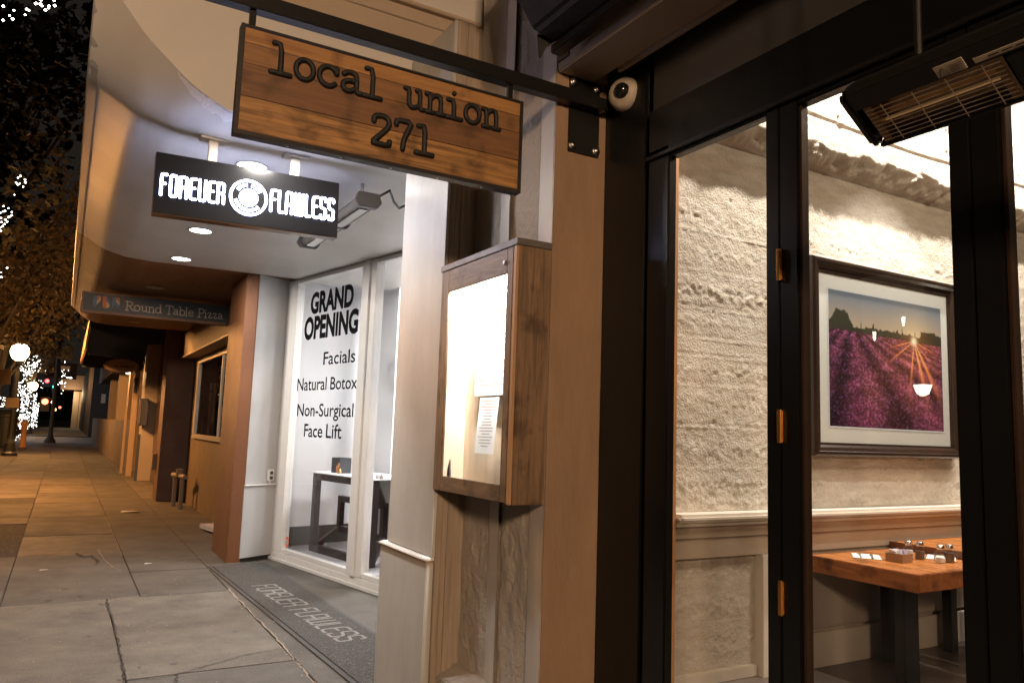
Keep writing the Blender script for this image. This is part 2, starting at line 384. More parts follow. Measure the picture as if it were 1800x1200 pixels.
for ci, (a, b) in enumerate(cols):
    ys = [-8,-5.4,-2.6,0.2,2.8,5.2,7.3,9.85] if ci != 2 else [7.385,9.82]
    if ci == 2: ys += [11.45, 12.8, 13.5, 15.6]
    else: ys += [12.75, 13.6, 15.6]
    ys += [16.65, 17.7, 19.6, 21.8, 24.6, 27.5, 31, 35, 39.5, 44.5, 50]
    for k, (y0, y1) in enumerate(zip(ys[:-1], ys[1:])):
        mm = [concrete, concrete_c, concrete, concrete_b][(k*3+ci*2) % 4]; dz = [0, .002, -.002][(k+ci) % 3]
        if y0 > 5: mm = concrete if k % 3 else concrete_b
        if ci == 0 or ci == 1:
            if abs(y0-15.6) < .01: mm = asphalt_p; dz = -.006
        if ci < 2 and abs(y0-9.85) < .01: mm = asphalt_p; dz = -.008
        if ci == 2 and abs(y0-9.82) < .01: mm = concrete_d; dz = -.004
        slab(a, b, y0, y1, mm, dz)
ys = [7.385,8.56,13.4,16.65,20.2,24.5,29,35,42,50]
for k, (y0, y1) in enumerate(zip(ys[:-1], ys[1:])):
    slab(.7, 1.42, y0, y1, [concrete_b, concrete, concrete_b][k % 3] if y0 < 8.5 else concrete_b, [0,.002,-.001][k % 3])
ys = [-8,-3,2,4.4]
for y0, y1 in zip(ys[:-1], ys[1:]): slab(1.42, 9.2, y0, y1, concrete_b)
slab(1.42, 9.2, 4.4, 8.72, concrete_b, .001)
slab(1.42, 2.9, 8.72, 16.2, concrete_b, .0); slab(1.42, 2.9, 16.2, 22, concrete, .001); slab(1.42, 2.9, 22, 34, concrete, .0); slab(1.42, 2.9, 34, 50, concrete_b, .0)

# cracks in the near slabs: thin broken strips of pale grit and dark gap
crack_d = mat('crack_shadow', (.02,.018,.015), .95)
grit = mat('crack_grit', (.26,.20,.15), .9, bump=.01, bscale=200)
def crack(pts, w, m, jitter=.012, n=40, name='crack'):
    P = []
    for (a, b), (c, d) in zip(pts[:-1], pts[1:]):
        for i in range(n): t = i/n; P.append((a+(c-a)*t, b+(d-b)*t))
    P.append(pts[-1]); mb = MB(); L_ = []
    for i, (x, y) in enumerate(P):
        q = P[min(i+1, len(P)-1)]; q0 = P[max(i-1, 0)]; tx, ty = q[0]-q0[0], q[1]-q0[1]; l = math.hypot(tx, ty)+1e-9
        nx, ny = -ty/l, tx/l; o = (vnoise(np.array([i*.35]), np.array([x*9]))[0]-.5)*2*jitter; ww = w*(.25+1.3*float(vnoise(np.array([i*.5]), np.array([3.1]))[0]))
        L_.append(((x+nx*(o-ww), y+ny*(o-ww)), (x+nx*(o+ww), y+ny*(o+ww))))
    vs = []
    for a, b in L_: vs += [(a[0], a[1], .0045), (b[0], b[1], .0045)]
    return mb.add(vs, [(2*i, 2*i+1, 2*i+3, 2*i+2) for i in range(len(L_)-1)]).build(name, m, sw)
crack([(.44,7.25),(.45,6.6),(.455,5.9),(.445,5.35),(.43,4.9)], .0065, crack_d, .010)
crack([(.40,5.12),(.62,5.05),(.85,5.16),(1.15,5.33),(1.40,5.38)], .004, crack_d, .012)
crack([(.41,7.2),(.55,7.38),(.75,7.395)], .006, grit, .01)
crack([(.72,5.1),(.66,4.8),(.7,4.5)], .005, crack_d, .012)
crack([(1.425,7.45),(1.42,6.6),(1.43,5.6),(1.41,4.9),(1.4,4.2)], .007, grit, .010)
crack([(.48,10.1),(.50,9.4),(.56,8.9),(.63,8.7)], .006, grit, .010)
crack([(.25,9.9),(.32,9.6),(.40,9.7),(.45,9.35),(.43,9.1)], .014, crack_d, .02)
crack([(.692,13.4),(.695,11.0),(.69,9.6)], .005, grit, .004)
crack([(-.66,9.9),(-.3,9.8),(.1,9.95),(.5,9.9)], .006, crack_d, .012)
# a leaf of litter on the slabs
lit = mat('litter_paper', (.62,.58,.52), .7)
tag(MB().add([(.92,13.9,.008),(1.16,13.82,.03),(1.18,14.0,.012),(.95,14.04,.02)], [(0,1,2,3)]).build('paper_scrap', lit), 'flat pale scrap of paper lying on the walk before the brown column', 'litter')
tag(MB().add([(.86,8.96,.006),(.93,8.94,.014),(.935,8.98,.010),(.87,8.995,.012)], [(0,1,2,3)]).build('paper_scrap', lit), 'small curled paper scrap lying on the walk near the terracotta pillar', 'litter')
tag(MB().add([(-.07,8.9,.008),(.0,8.89,.012),(.005,8.915,.01),(-.065,8.92,.010)], [(0,1,2,3)]).build('paper_scrap', lit), 'thin paper scrap lying on the dark patched strip of the walk', 'litter')
debris = MB()
for i in range(260):
    x = random.choice([random.uniform(-.2,1.4), 1.42+random.gauss(0,.03), random.uniform(1.5,2.2)]); y = random.uniform(3.6,9.5); r = random.uniform(.003,.008)
    if x > 1.5: z = .016
    else: z = .003
    a = random.random()*6.28
    debris.add([(x+r*math.cos(a+t), y+r*math.sin(a+t)*1.6, z+(.003 if t else .001)) for t in (0,1.6,3.1,4.7)], [(0,1,2,3)])
tag(debris.build('grit', grit, origin=(0,0,0)), 'loose crumbs of grit and leaf bits on the near walk', 'grit', kind='stuff')

random.seed(33)
for nm_, mm_, cnt, lab in (('gum_spots', mat('old_gum', (.045,.04,.036), .7), 130, 'old dark gum spots trodden into the walk'),):
    mb = MB()
    for i in range(cnt):
        x, y = random.uniform(-1.6,1.38), random.uniform(3.4,18); r = random.uniform(.010,.022) if cnt > 50 else random.uniform(.05,.16)
        n_ = 14; ph = random.random()*9; z = .0038 if cnt > 50 else .0026
        mb.add([(x+r*(.75+.5*float(vnoise(np.array([ph+k*.9]), np.array([ph]))[0]))*math.cos(6.283*k/n_), y+r*1.5*(.75+.5*float(vnoise(np.array([ph+k*.9]), np.array([ph]))[0]))*math.sin(6.283*k/n_), z) for k in range(n_)], [tuple(range(n_))])
    tag(mb.build(nm_, mm_, fix=False, origin=(0,0,0)), lab, 'stain', kind='stuff')
# ================================================================== DOOR MAT
mat_t = thing('doormat', (1.75,6.6,.004), 'long charcoal doormat with the shop name in pale letters', 'doormat')
rubber = mat('mat_rubber', (.035,.032,.03), .8, bump=.003, bscale=60)
pile = mat('mat_pile', (.06,.054,.048), .95, bump=.012, bscale=120, var=.75, vscale=70, speck=(110,.60,(.13,.12,.11)))
Ml, Mr = np.array([1.43,8.60]), np.array([2.02,8.66]); d_ = np.array([.047,-.999]); ml = 5.4
def matpoly(e, off):
    a = Ml+np.array([e,-e]); b = Mr+np.array([-e,-e]); L0 = Mr+np.array([.14,-ml])+np.array([-e,e]); K0 = Ml+np.array([.21,-ml])+np.array([e,e])
    return [tuple(K0), tuple(L0), tuple(b), tuple(a)]
MB().prism(matpoly(0,0), .004, .011, 'xy').build('border', rubber, mat_t)
MB().prism(matpoly(.035,0), .0115, .018, 'xy').build('pile', pile, mat_t)
letters_mat = mat('mat_letter_fibre', (.30,.285,.265), .95, bump=.01, bscale=260, var=.45, vscale=170)
U = np.array([.0755,-.997,0]); U /= np.linalg.norm(U); V = np.array([.997,.0755,0])
sep_text(FF, 'FOREVER FLAWLESS', (1.625,7.42,.0188), U, V, (0,0,1), .20, 'letter', letters_mat, mat_t, r=.065, rf=.006, width=2.08)

# ================================================================== BEAUTY SHOP
shop = thing('beauty_shop_building', (2.2,6.6,0), 'white fronted beauty shop with rounded canopy and angled glass front', 'shop building')
# canopy soffit as a surface with a turned-up outer edge and turned-up near end
def prof(x):
    xs = [-.045,-.03,.0,.07,.20,.40,.66,1.6,3.4]; zs = [3.345,3.338,3.318,3.28,3.197,3.145,3.13,3.14,3.14]
    return np.interp(x, xs, zs)
def nearlift(x): return np.interp(x, [-.045,.07,.175,.32,.467,.615,.8], [.40,.325,.26,.175,.085,.02,0])
XS = np.concatenate([np.linspace(-.045,.05,8), np.linspace(.06,.75,50), np.linspace(.78,3.3,14)])
XS2 = np.array(XS)
def smooth_prof(x): return (prof(x-.03)+prof(x-.015)+prof(x)+prof(x+.015)+prof(x+.03))/5
def soffit(y0, y1, ny, m, name, parent, lift=False, farround=False):
    YS = np.linspace(y0, y1, ny)
    if lift: YS = np.concatenate([np.linspace(4.2,4.75,40), np.linspace(4.8,y1,20)])
    X, Y = np.meshgrid(XS[XS < (2.14 if farround else 9)], YS); Z = smooth_prof(X)
    if lift:
        t = np.clip((4.72-Y)/.52, 0, 1); Z = Z+nearlift(X)*t**2.2
    if farround:
        cut = .45; e = np.clip(1-(X+.045)/.5, 0, 1); Y = np.where(Y > y1-1.2, Y-(Y-(y1-1.2))/1.2*e**1.6*.95, Y)
        Z = Z+np.clip((Y-(y1-.5))/.5, 0, 1)**2*.06
    T = Z+.0
    mb = MB().grid(X, Y, Z); return mb.build(name, m, parent, smooth=True, fix=False)
soffit(4.2, 8.735, 20, canopy_w, 'canopy_soffit', shop, lift=True)
# outer lip of the canopy
def lip(y0, y1, m, parent, name, lift=False, n=40):
    ys = np.linspace(y0, y1, n); vs = []; fs = []
    for y in ys:
        dz = .40*max(0, (4.72-y)/.52)**2.2 if lift else 0
        z = 3.345+dz; zi = 3.318+dz
        vs += [(-.001,y,zi-.004),(-.045,y,z-.008),(-.052,y,z+.004),(-.052,y,z+.75),(-.02,y,z+.75)]
    k = 5; fs = [(i*k+j, (i+1)*k+j, (i+1)*k+j+1, i*k+j+1) for i in range(n-1) for j in range(k-1)]
    return MB().add(vs, fs).build(name, m, parent)
lip(4.2, 8.735, grey_p, shop, 'canopy_lip', True)
# near end face of the canopy rising above the turned-up edge
xs = np.linspace(-.05, 2.6, 80); vs = []
for x in xs:
    zb = float(smooth_prof(np.array(x)))+float(nearlift(x))
    for k in range(14): vs.append((x, 4.2, zb+(4.62-zb)*k/13))
MB().add(vs, [(i*14+j, (i+1)*14+j, (i+1)*14+j+1, i*14+j+1) for i in range(79) for j in range(13)]).build('canopy_end_wall', canopy_w, shop, smooth=True, fix=False)
box('canopy_roof', -.05, 3.3, 4.22, 8.7, 4.2, 4.3, grey_p, shop)
for z0, z1 in ((3.815,3.948),(3.952,4.035)):
    box('fascia_board', .45, 2.135, 4.165, 4.198, z0, z1, beige_p, shop, bevel=.004)
box('sill_board', .40, 2.135, 4.13, 4.198, 4.036, 4.06, beige_p, shop, bevel=.004)
box('upper_wall', -.05, 2.6, 4.30, 4.4, 4.07, 6.4, mat('taupe_wall', (.20,.17,.145), .7, bump=.004, bscale=20, var=.26, vscale=2), shop)
# peeling paint patch near the canopy's turned-up end: flakes lifted off the surface
vs = []; n_ = 70
def sz(x, y): return float(smooth_prof(np.array(x)))+float(nearlift(x))*max(0, (4.72-y)/.52)**2.2
for i in range(n_+1):
    x = .36+.46*i/n_; w = .012+.11*math.sin(math.pi*min(1, i/n_))**1.5*(.35+1.2*float(fbm(np.array([i*.17]), np.array([.3]), 3, 5)))
    ya = 4.2005+.02*float(vnoise(np.array([i*.4]), np.array([7.7])))+.10*max(0, i/n_-.55)
    for k in range(6): y = ya+w*k/5; vs.append((x, y, sz(x, y)-.0015-.0015*float(vnoise(np.array([x*90]), np.array([y*90])))))
MB().add(vs, [(i*6+k, i*6+k+1, i*6+k+7, i*6+k+6) for i in range(n_) for k in range(5)]).build('peeled_paint', mat('peeled_plaster', (.86,.84,.84), .85, bump=.008, bscale=90), shop, fix=False)

# return wall panels between pillar and window
P0 = Vector((1.757,8.724,0)); P1 = Vector((2.165,8.95,0)); dd = (P1-P0).normalized(); nn = Vector((dd.y,-dd.x,0))
MR = Matrix(((dd.x, -nn.x, 0, P0.x), (dd.y, -nn.y, 0, P0.y), (0,0,1,0), (0,0,0,1))); LR = (P1-P0).length
box('return_panel', 0, LR, 0, .04, .05, .812, grey_p, shop, .003, MR)
box('return_panel', 0, LR, .012, .05, .829, 3.2, grey_p, shop, .003, MR)
box('panel_moulding', 0, LR+.0, -.022, .03, .8135, .8275, sill_w, shop, .003, MR)
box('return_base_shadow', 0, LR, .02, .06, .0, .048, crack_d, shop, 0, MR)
# electrical outlet on the return
ot = thing('electrical_outlet', (P0+dd*.345+Vector((0,0,.85))), 'small white electrical outlet above the ledge of the grey return wall', 'outlet')
box('cover_plate', .305, .385, -.018, .011, .86, .985, sill_w, ot, .004, MR)
box('socket', .325, .365, -.026, -.0185, .93, .965, dark_g, ot, .002, MR)
box('socket', .325, .365, -.026, -.0185, .875, .91, dark_g, ot, .002, MR)
box('conduit', .335, .352, -.012, .011, .83, .859, sill_w, ot, .002, MR)

# angled window wall; local axes: s along glass, o into the shop, z up
A = Vector((2.165,8.95,0)); D = Vector((.1977,-.9803,0)); N = Vector((.9803,.1977,0))
MW = Matrix(((D.x, N.x, 0, A.x), (D.y, N.y, 0, A.y), (0,0,1,0), (0,0,0,1)))
SE = 3.6
box('window_sill', -.02, SE, -.06, .10, .0, .034, sill_w, shop, .004, MW)
box('window_sill', -.02, SE, -.035, .08, .0345, .092, sill_w, shop, .006, MW)
box('head_wall', -.02, SE, -.02, .10, 3.135, 3.21, grey_p, shop, 0, MW)
def winframe(s0, s1, name, w=(.09,.07,.07,.045)):
    f = MB(); l, r, b, t = w
    f.box(s0, s0+l, -.03, .06, .094, 3.13, MW).box(s1-r, s1, -.03, .06, .094, 3.13, MW)
    f.box(s0+l, s1-r, -.022, .052, .094, .094+b, MW).box(s0+l, s1-r, -.022, .052, 3.13-t, 3.13, MW)
    o = f.build(name, sill_w, shop, bevel=.003)
    box('pane', s0+l-.01, s1-r+.01, .012, .018, .094+b-.01, 3.13-t+.01, glass_w, o, 0, MW)
    return o
w1 = winframe(.0, 1.745, 'window_frame', (.235,.085,.045,.04))
w2 = winframe(1.83, SE, 'window_frame', (.10,.09,.045,.04))
box('mullion', 1.748, 1.827, -.05, .07, .094, 3.134, sill_w, shop, .004, MW)
def wt(text, s0, s1, z0, h, bold, shear=0.0):
    o = A+D*s0+N*(-.0)+Vector((0,0,z0))
    font_text(text, o+N*.0095, D, (0,0,1), -N, s1-s0, h, 'window_lettering', black_t, w1, bold=bold, depth=0, shear=shear)
wt('GRAND', .50, 1.44, 2.722, .232, .045, .0); wt('OPENING', .385, 1.56, 2.44, .245, .045)
wt('Facials', .875, 1.54, 2.135, .135, .010); wt('Natural', .30, .98, 1.868, .135, .010); wt('Botox', 1.06, 1.61, 1.868, .130, .010)
wt('Non-Surgical', .34, 1.565, 1.588, .135, .010); wt('Face', .535, .95, 1.367, .137, .010); wt('Lift', 1.03, 1.355, 1.367, .145, .010)
# octagonal sticker
st = thing('window_sticker', A+D*.29+Vector((0,0,.14)), 'small orange octagonal alarm sticker low on the shop glass', 'sticker')
oc = [( .30+.042*math.cos(math.radians(22.5+45*i)), .215+.062*math.sin(math.radians(22.5+45*i))) for i in range(8)]
MB().prism([(a, b) for a, b in oc], .0095, .0112, 'xz', MW).build('badge', mat('orange_vinyl', (.75,.14,.05), .5), st)
box('band', .262, .338, .0085, .0093, .196, .236, sill_w, st, 0, MW)
font_text('SHC', A+D*.268+N*.008+Vector((0,0,.203)), D, (0,0,1), -N, .064, .026, 'lettering', black_t, st, bold=.02, depth=0)

# shop interior
box('shop_floor', -2.6, SE+.5, .11, 4.2, .03, .086, white_fl, shop, 0, MW)
box('shop_left_wall', -.35, -.25, .11, 4.2, .09, 3.3, white_in, shop, 0, MW)
box('shop_back_wall', -.24, SE+.5, 4.1, 4.2, .09, 3.3, white_in, shop, 0, MW)
box('shop_side_wall', SE+.4, SE+.5, .11, 4.0, .09, 3.3, white_in, shop, 0, MW)
box('shop_ceiling', -2.6, SE+.6, .101, 4.3, 3.211, 3.3, white_in, shop, 0, MW)
box('skirting', -.249, -.22, .3, 3.9, .09, .30, mat('grey_skirting', (.07,.068,.065), .5), shop, 0, MW)
# glossy dark skirting board visible low at the left of the pane
box('skirting', -.20, .62, 1.05, 1.08, .09, .32, MATS['grey_skirting'], shop, 0, MW)
box('partition', -.20, .62, 1.081, 1.14, .32, 3.2, white_in, shop, 0, MW)
# spot lamp hanging in the shop window head
sp = thing('ceiling_spot', A+D*2.1+N*.55+Vector((0,0,2.9)), 'small dark adjustable spotlight hanging inside the shop glass', 'spotlight')
MS = MW @ Matrix.Translation((2.12,.55,2.98)) @ Euler((.3,.5,.2)).to_matrix().to_4x4()
box('lamp_head', -.08,.08,-.06,.06,-.05,.05, dark_g, sp, .006, MS)
box('bracket', 2.08,2.15,.53,.57,3.03,3.21, steel, sp, .004, MW)
# round recessed light in shop ceiling
for i, (s_, o_) in enumerate([(2.75,1.75),(1.2,1.8),(.4,2.6)]):
    c = A+D*s_+N*o_+Vector((0,0,3.2))
    tt = thing('recessed_light', c, ['round white recessed light in the shop ceiling right of the mullion', 'round white recessed light deep behind the shop lettering', 'round white recessed light in the far corner of the shop'][i], 'recessed light', 'recessed lights in the shop ceiling')
    MB().lathe(c, [(.10,0),(.0,-.002)], 20).build('lens', emat('shop_light', (1,.97,.95), 12), tt)
    lamp('shop_lamp', 'AREA', c-Vector((0,0,.02)), P_SHOP, (1,.965,.94), .5, tt, rot=(0,0,0))
lamp('shop_lamp_front', 'AREA', A+D*1.3+N*.8+Vector((0,0,3.16)), P_SHOP*1.1, (1,.965,.94), .5, tt, rot=(0,0,0))

# nested console table
ct = thing('console_table', A+D*.8+N*.45+Vector((0,0,.087)), 'dark wood console of two nested square frames behind the shop glass', 'console table')
f1 = MB(); b_ = .075
def sqframe(mb, s0, s1, o0, o1, z0, z1, b):
    mb.box(s0, s0+b, o0, o1, z0, z1, MW).box(s1-b, s1, o0, o1, z0, z1, MW).box(s0+b, s1-b, o0, o1, z0, z0+b, MW).box(s0+b, s1-b, o0, o1, z1-b, z1, MW)
sqframe(f1, .19, 1.50, .33, .40, .088, .955, .075); f1.build('front_frame', console, ct, bevel=.003)
f2 = MB(); sqframe(f2, .30, 1.28, .60, .66, .30, .70, .065); f2.build('inner_frame', console, ct, bevel=.003)
def bar4(mb, a, b, r):
    a = MW@Vector(a); b = MW@Vector(b); mb.cyl(a, b, r, n=4)
for (a, b) in (((.23,.38,.13),(.33,.62,.33)), ((1.46,.38,.13),(1.25,.62,.33)), ((1.46,.38,.91),(1.25,.62,.67))):
    f3 = MB(); bar4(f3, a, b, .042); f3.build('corner_brace', console, ct)
box('top_board', .17, 1.53, .30, .95, .956, .968, white_in, ct, .003, MW)
box('back_panel', .20, 1.50, .90, .93, .088, .955, white_in, ct, 0, MW)
box('shelf', .27, 1.42, .41, .89, .0885, .10, white_fl, ct, 0, MW)
# display box with bottle on top
dt = thing('display_box', A+D*.55+N*.5+Vector((0,0,.97)), 'small black open display box with an amber bottle on the console', 'display box')
MD = MW@Matrix.Translation((.52,.5,.969))
MB().box(-.10,.09,.06,.07,0,.17,MD).box(-.10,-.09,-.07,.059,0,.17,MD).box(.08,.09,-.07,.059,0,.17,MD).build('case', dark_g, dt)
MB().lathe(MW@Vector((.53,.47,.972)), [(.035,0),(.04,.02),(.04,.07),(.02,.09),(.02,.11),(.0,.11)], 16).build('bottle', mat('amber_glass', (.5,.2,.07), .1, spec=.8), dt, smooth=True)
for s_, c_ in ((.63,(.6,.35,.15)),(.98,(.7,.6,.5)),(1.42,(.6,.6,.6)),(1.50,(.6,.5,.45))):
    tag(MB().lathe(MW@Vector((s_,.42,.969)), [(.02,0),(.022,.03),(.012,.04),(.012,.05),(0,.05)], 12).build('cosmetic_jar', mat('jar_%.2f' % s_, c_, .15, metal=.6), smooth=True),
        {.63: 'tiny amber jar beside the display box on the console', .98: 'tiny pale jar at the middle of the console top', 1.42: 'tiny silver jar right of the mullion on the console', 1.50: 'tiny jar at the right end of the console'}[s_], 'jar', 'jars on the console')
# dark cabinets, tall unit and tub chair
tag(box('tall_cabinet', 1.42, 1.80, 1.15, 1.5, .088, 1.50, mat('gloss_brown', (.03,.022,.018), .12), None, .004, MW), 'tall glossy dark brown cabinet standing behind the mullion', 'cabinet')
tag(box('low_cabinet', 1.72, 2.6, .95, 1.4, .088, 1.12, dark_g, None, .004, MW), 'low black cabinet behind the white tub chair', 'cabinet')
tag(box('counter_unit', 1.80, 2.4, .60, .9, .088, .93, mat('gloss_black', (.02,.02,.022), .15), None, .004, MW), 'glossy black counter unit beside the console', 'counter')
mir = thing('display_mirror', MW@Vector((1.95,.7,.93)), 'small upright chrome framed mirror on the black counter', 'mirror')
box('frame', 1.90, 1.99, .70, .72, .931, 1.15, steel, mir, .003, MW); box('glass', 1.915, 1.975, .695, .699, .95, 1.13, glass_t, mir, 0, MW)
mb = MB().lathe(MW@Vector((2.15,.42,.088)), [(.20,0),(.25,.10),(.29,.33),(.27,.345),(.0,.30)], 32)
tag(mb.build('tub_chair', mat('white_leather', (.72,.70,.72), .4), smooth=True), 'round white tub seat low behind the right shop pane', 'seat')

# white front pillar
def yr(y, x=1.64): return x
box('front_pillar_lower', 1.625, 1.78, 3.60, 4.24, .03, .838, white_p, shop, .004)
box('front_pillar_upper', 1.645, 1.78, 3.585, 4.19, .862, 3.7, white_p, shop, .004)
MB().prism([(1.612,.845),(1.70,.845),(1.70,.860),(1.645,.860),(1.612,.853)], 3.59, 4.25, 'xz').build('panel_moulding', sill_w, shop, bevel=.003)
box('moulding_underside', 1.616, 1.66, 3.592, 4.248, .8385, .8445, trim_b, shop)
for i in range(4):
    x0 = 1.662+i*.03
    box('siding_board', x0, x0+.0285, 3.578+.004*(i % 2), 3.60, .03, 3.7, siding, shop, .002)
box('pillar_core', 1.65, 3.2, 3.605, 3.64, 0, 3.7, siding, shop)
box('pillar_back', 1.79, 3.2, 4.24, 4.28, .0, 3.13, grey_p, shop)

# downlights in the canopy
dl = None
for i, (x, y) in enumerate([(.90,8.38),(.885,7.0),(.905,4.99),(.93,4.36)]):
    lab = ['round glowing downlight nearest the brown soffit', 'round glowing downlight just below the shop sign', 'round glowing downlight peeping over the top of the shop sign', 'round glowing downlight hidden behind the wooden plank sign'][i]
    t_ = thing('downlight', (x,y,3.13), lab, 'downlight', 'lit downlights in the canopy')
    zz = float(smooth_prof(np.array(x)))
    MB().lathe((x,y,zz-.006), [(.098,.004),(.105,.0),(.098,-.003),(.088,-.003),(.086,.003)], 32).build('trim_ring', sill_w, t_, smooth=True)
    MB().lathe((x,y,zz-.004), [(.0,-.001),(.086,.0)], 32).build('lens', emat('downlight_lens', (1,.95,.9), 30), t_)
    lamp('downlight_lamp', 'AREA', (x,y,zz-.016), P_DOWN*(.45 if i == 3 else 1), (1,.93,.86), .16, t_, rot=(0,0,0), shape='DISK')

# infrared heater under the canopy
def heater_small(parent):
    mb = MB().prism([(-.09,.0),(.09,.0),(.085,.06),(.05,.10),(-.05,.10),(-.085,.06)], 0, 1.42, 'xz')
    return mb
greymet2 = 0
ht = thing('patio_heater', (1.63,4.85,2.95), 'grey tubular infrared heater hung under the white canopy', 'heater')
mb = MB(); mb.prism([(1.555,2.99),(1.575,2.955),(1.685,2.955),(1.705,2.99),(1.68,3.03),(1.58,3.03)], 4.86, 6.24, 'xz'); mb.build('housing', dark_g, ht, bevel=.004)
for y0, y1 in ((4.80,4.858),(5.45,5.50),(6.242,6.29)):
    MB().prism([(1.535,2.985),(1.565,2.945),(1.695,2.945),(1.725,2.985),(1.70,3.045),(1.56,3.045)], y0, y1, 'xz').build('end_cap', greymet, ht, bevel=.004)
box('reflector', 1.60,1.66,4.90,6.2,2.948,2.954, steel, ht)
for y in (4.95,6.1): MB().cyl((1.63,y,3.03),(1.63,y,3.14),.012).build('bracket', steel, ht)
MB().tube([(1.70,4.84,3.03),(1.78,4.82,3.09),(1.86,4.95,3.06),(1.93,5.02,3.04),(1.99,5.05,3.08),(2.02,5.08,3.135)], .009, 8).build('cable', black_m, ht, smooth=True)

# ================================================================== HANGING LIT SIGN
sg = thing('lit_sign', (.85,4.68,3.0), 'black hanging sign box with glowing white shop name and round emblem', 'sign')
RS = Matrix.Translation((.85,4.66,2.82)) @ Matrix.Rotation(math.radians(-1.2), 4, 'Y')
gb = mat('sign_gloss_black', (.012,.012,.013), .18)
bronze = mat('sign_bronze_underside', (.12,.075,.05), .25, metal=.8)
box('sign_box', -.525,.525,-.04,.04,-.17,.178, gb, sg, .003, RS)
box('underside_trim', -.524,.524,-.039,.039,-.176,-.1705, bronze, sg, 0, RS)
for x in (.62,1.10):
    box('hanger', x-.025,x+.025,4.645,4.675,2.995,3.125, sill_w, sg, .003)
    box('hanger_plate', x-.075,x+.075,4.61,4.71,3.122,3.134, sill_w, sg, .003)
led = emat('sign_letter_glow', (.60,.66,1.0), 20)
for sd in (-1, 1):
    O = RS@Vector((-.49 if sd < 0 else .49, .044*sd, -.065)); U_ = (RS.to_3x3()@Vector((1,0,0)))*(-sd); V_ = RS.to_3x3()@Vector((0,0,1)); N_ = Vector((0,sd,0))
    sep_text(FF, 'FOREVER', O, U_, V_, N_, .118, 'letter', led, sg, r=.062, rf=.04, width=.333, gap=.30)
    sep_text(FF, 'FLAWLESS', Vector(O)+U_*.602, U_, V_, N_, .128, 'letter', led, sg, r=.060, rf=.04, width=.380, gap=.28)
    C_ = Vector(O)+U_*.472+V_*.058; mb = MB()
    def arc(r0, r1, a0, a1, h=.003, n=24):
        vs = []
        for i in range(n+1):
            a = math.radians(a0+(a1-a0)*i/n)
            for r in (r0, r1): vs.append(C_+U_*(r*math.cos(a))+V_*(r*math.sin(a))+N_*h)
        mb.add(vs, [(2*i, 2*i+1, 2*i+3, 2*i+2) for i in range(n)])
    arc(.095, .109, 0, 360, n=64); arc(.0, .054, 0, 360, n=48)
    for a0, a1 in ((98,150),(32,82)):
        k = 7 if a0 > 90 else 8; st_ = (a1-a0)/k
        for i in range(k): arc(.066, .084, a0+i*st_, a0+(i+.75)*st_, n=3)
    for a0, a1 in ((194,232),(236,270),(273,295),(299,322)): 
        k = max(3, int((a1-a0)/6)); st_ = (a1-a0)/k
        for i in range(k): arc(.066, .084, a0+i*st_, a0+(i+.78)*st_, n=3)
    mb.build('emblem', led, sg, fix=False)

# ================================================================== PIZZA SHOP
piz = thing('pizza_shop_building', (2.0,12.5,0), 'brown canopied pizza shop with recessed tan wall and window', 'shop building')
soffit(8.74, 15.75, 40, canopy_b, 'canopy_soffit', piz, farround=True)
lip(8.74, 14.75, canopy_b, piz, 'canopy_lip')
box('canopy_roof', -.02, 3.0, 8.8, 15.6, 4.1, 4.2, canopy_b, piz)
MB().prism([(1.635,9.70),(1.635,8.77),(1.756,8.724),(1.775,8.765),(2.19,9.04),(2.19,9.70)], 0, 3.2, 'xy').build('corner_pillar', brown_col, piz, bevel=.006)
box('pillar_curb', 1.60, 1.80, 8.70, 8.722, 0, .012, concrete_c, piz)
tanw = mat('tan_shop_wall', (.15,.105,.06), .6, bump=.003, bscale=20, var=.4, vscale=1.6)
box('recess_wall_lower', 2.07, 2.2, 9.6, 15.7, .0, 1.215, tanw, piz)
box('recess_wall_upper', 2.07, 2.2, 9.6, 15.7, 2.56, 3.15, tanw, piz)
box('recess_wall_end', 2.07, 2.2, 14.95, 15.7, 1.216, 2.559, tanw, piz)
box('header_box', 1.85, 2.068, 9.75, 15.64, 2.68, 3.12, mat('header_beige', (.20,.155,.10), .6, var=.15), piz, .004)
box('header_lip', 1.83, 2.068, 9.75, 15.64, 2.655, 2.679, mat('header_lip_paint', (.42,.33,.22), .5), piz)
wf = MB(); wf.box(2.03,2.09,9.8,14.94,1.218,1.262).box(2.03,2.09,9.8,14.94,2.52,2.557).box(2.03,2.09,14.78,14.94,1.263,2.519).box(2.04,2.09,12.4,12.46,1.263,2.519)
wfo = wf.build('window_frame', mat('aluminium_frame', (.45,.43,.40), .4, metal=.4), piz, bevel=.004)
box('pane', 2.058,2.064,9.8,14.79,1.25,2.53, glassmat('dark_window_glass', (.55,.55,.55), 1.6), wfo)
box('sill', 2.02, 2.068, 9.8, 14.94, 1.19, 1.2165, MATS['aluminium_frame'], wfo)
box('dim_interior_back', 2.9, 3.0, 9.6, 15.7, 0, 3.1, mat('dim_red_brown', (.10,.05,.03), .7, var=.5, vscale=3), piz)
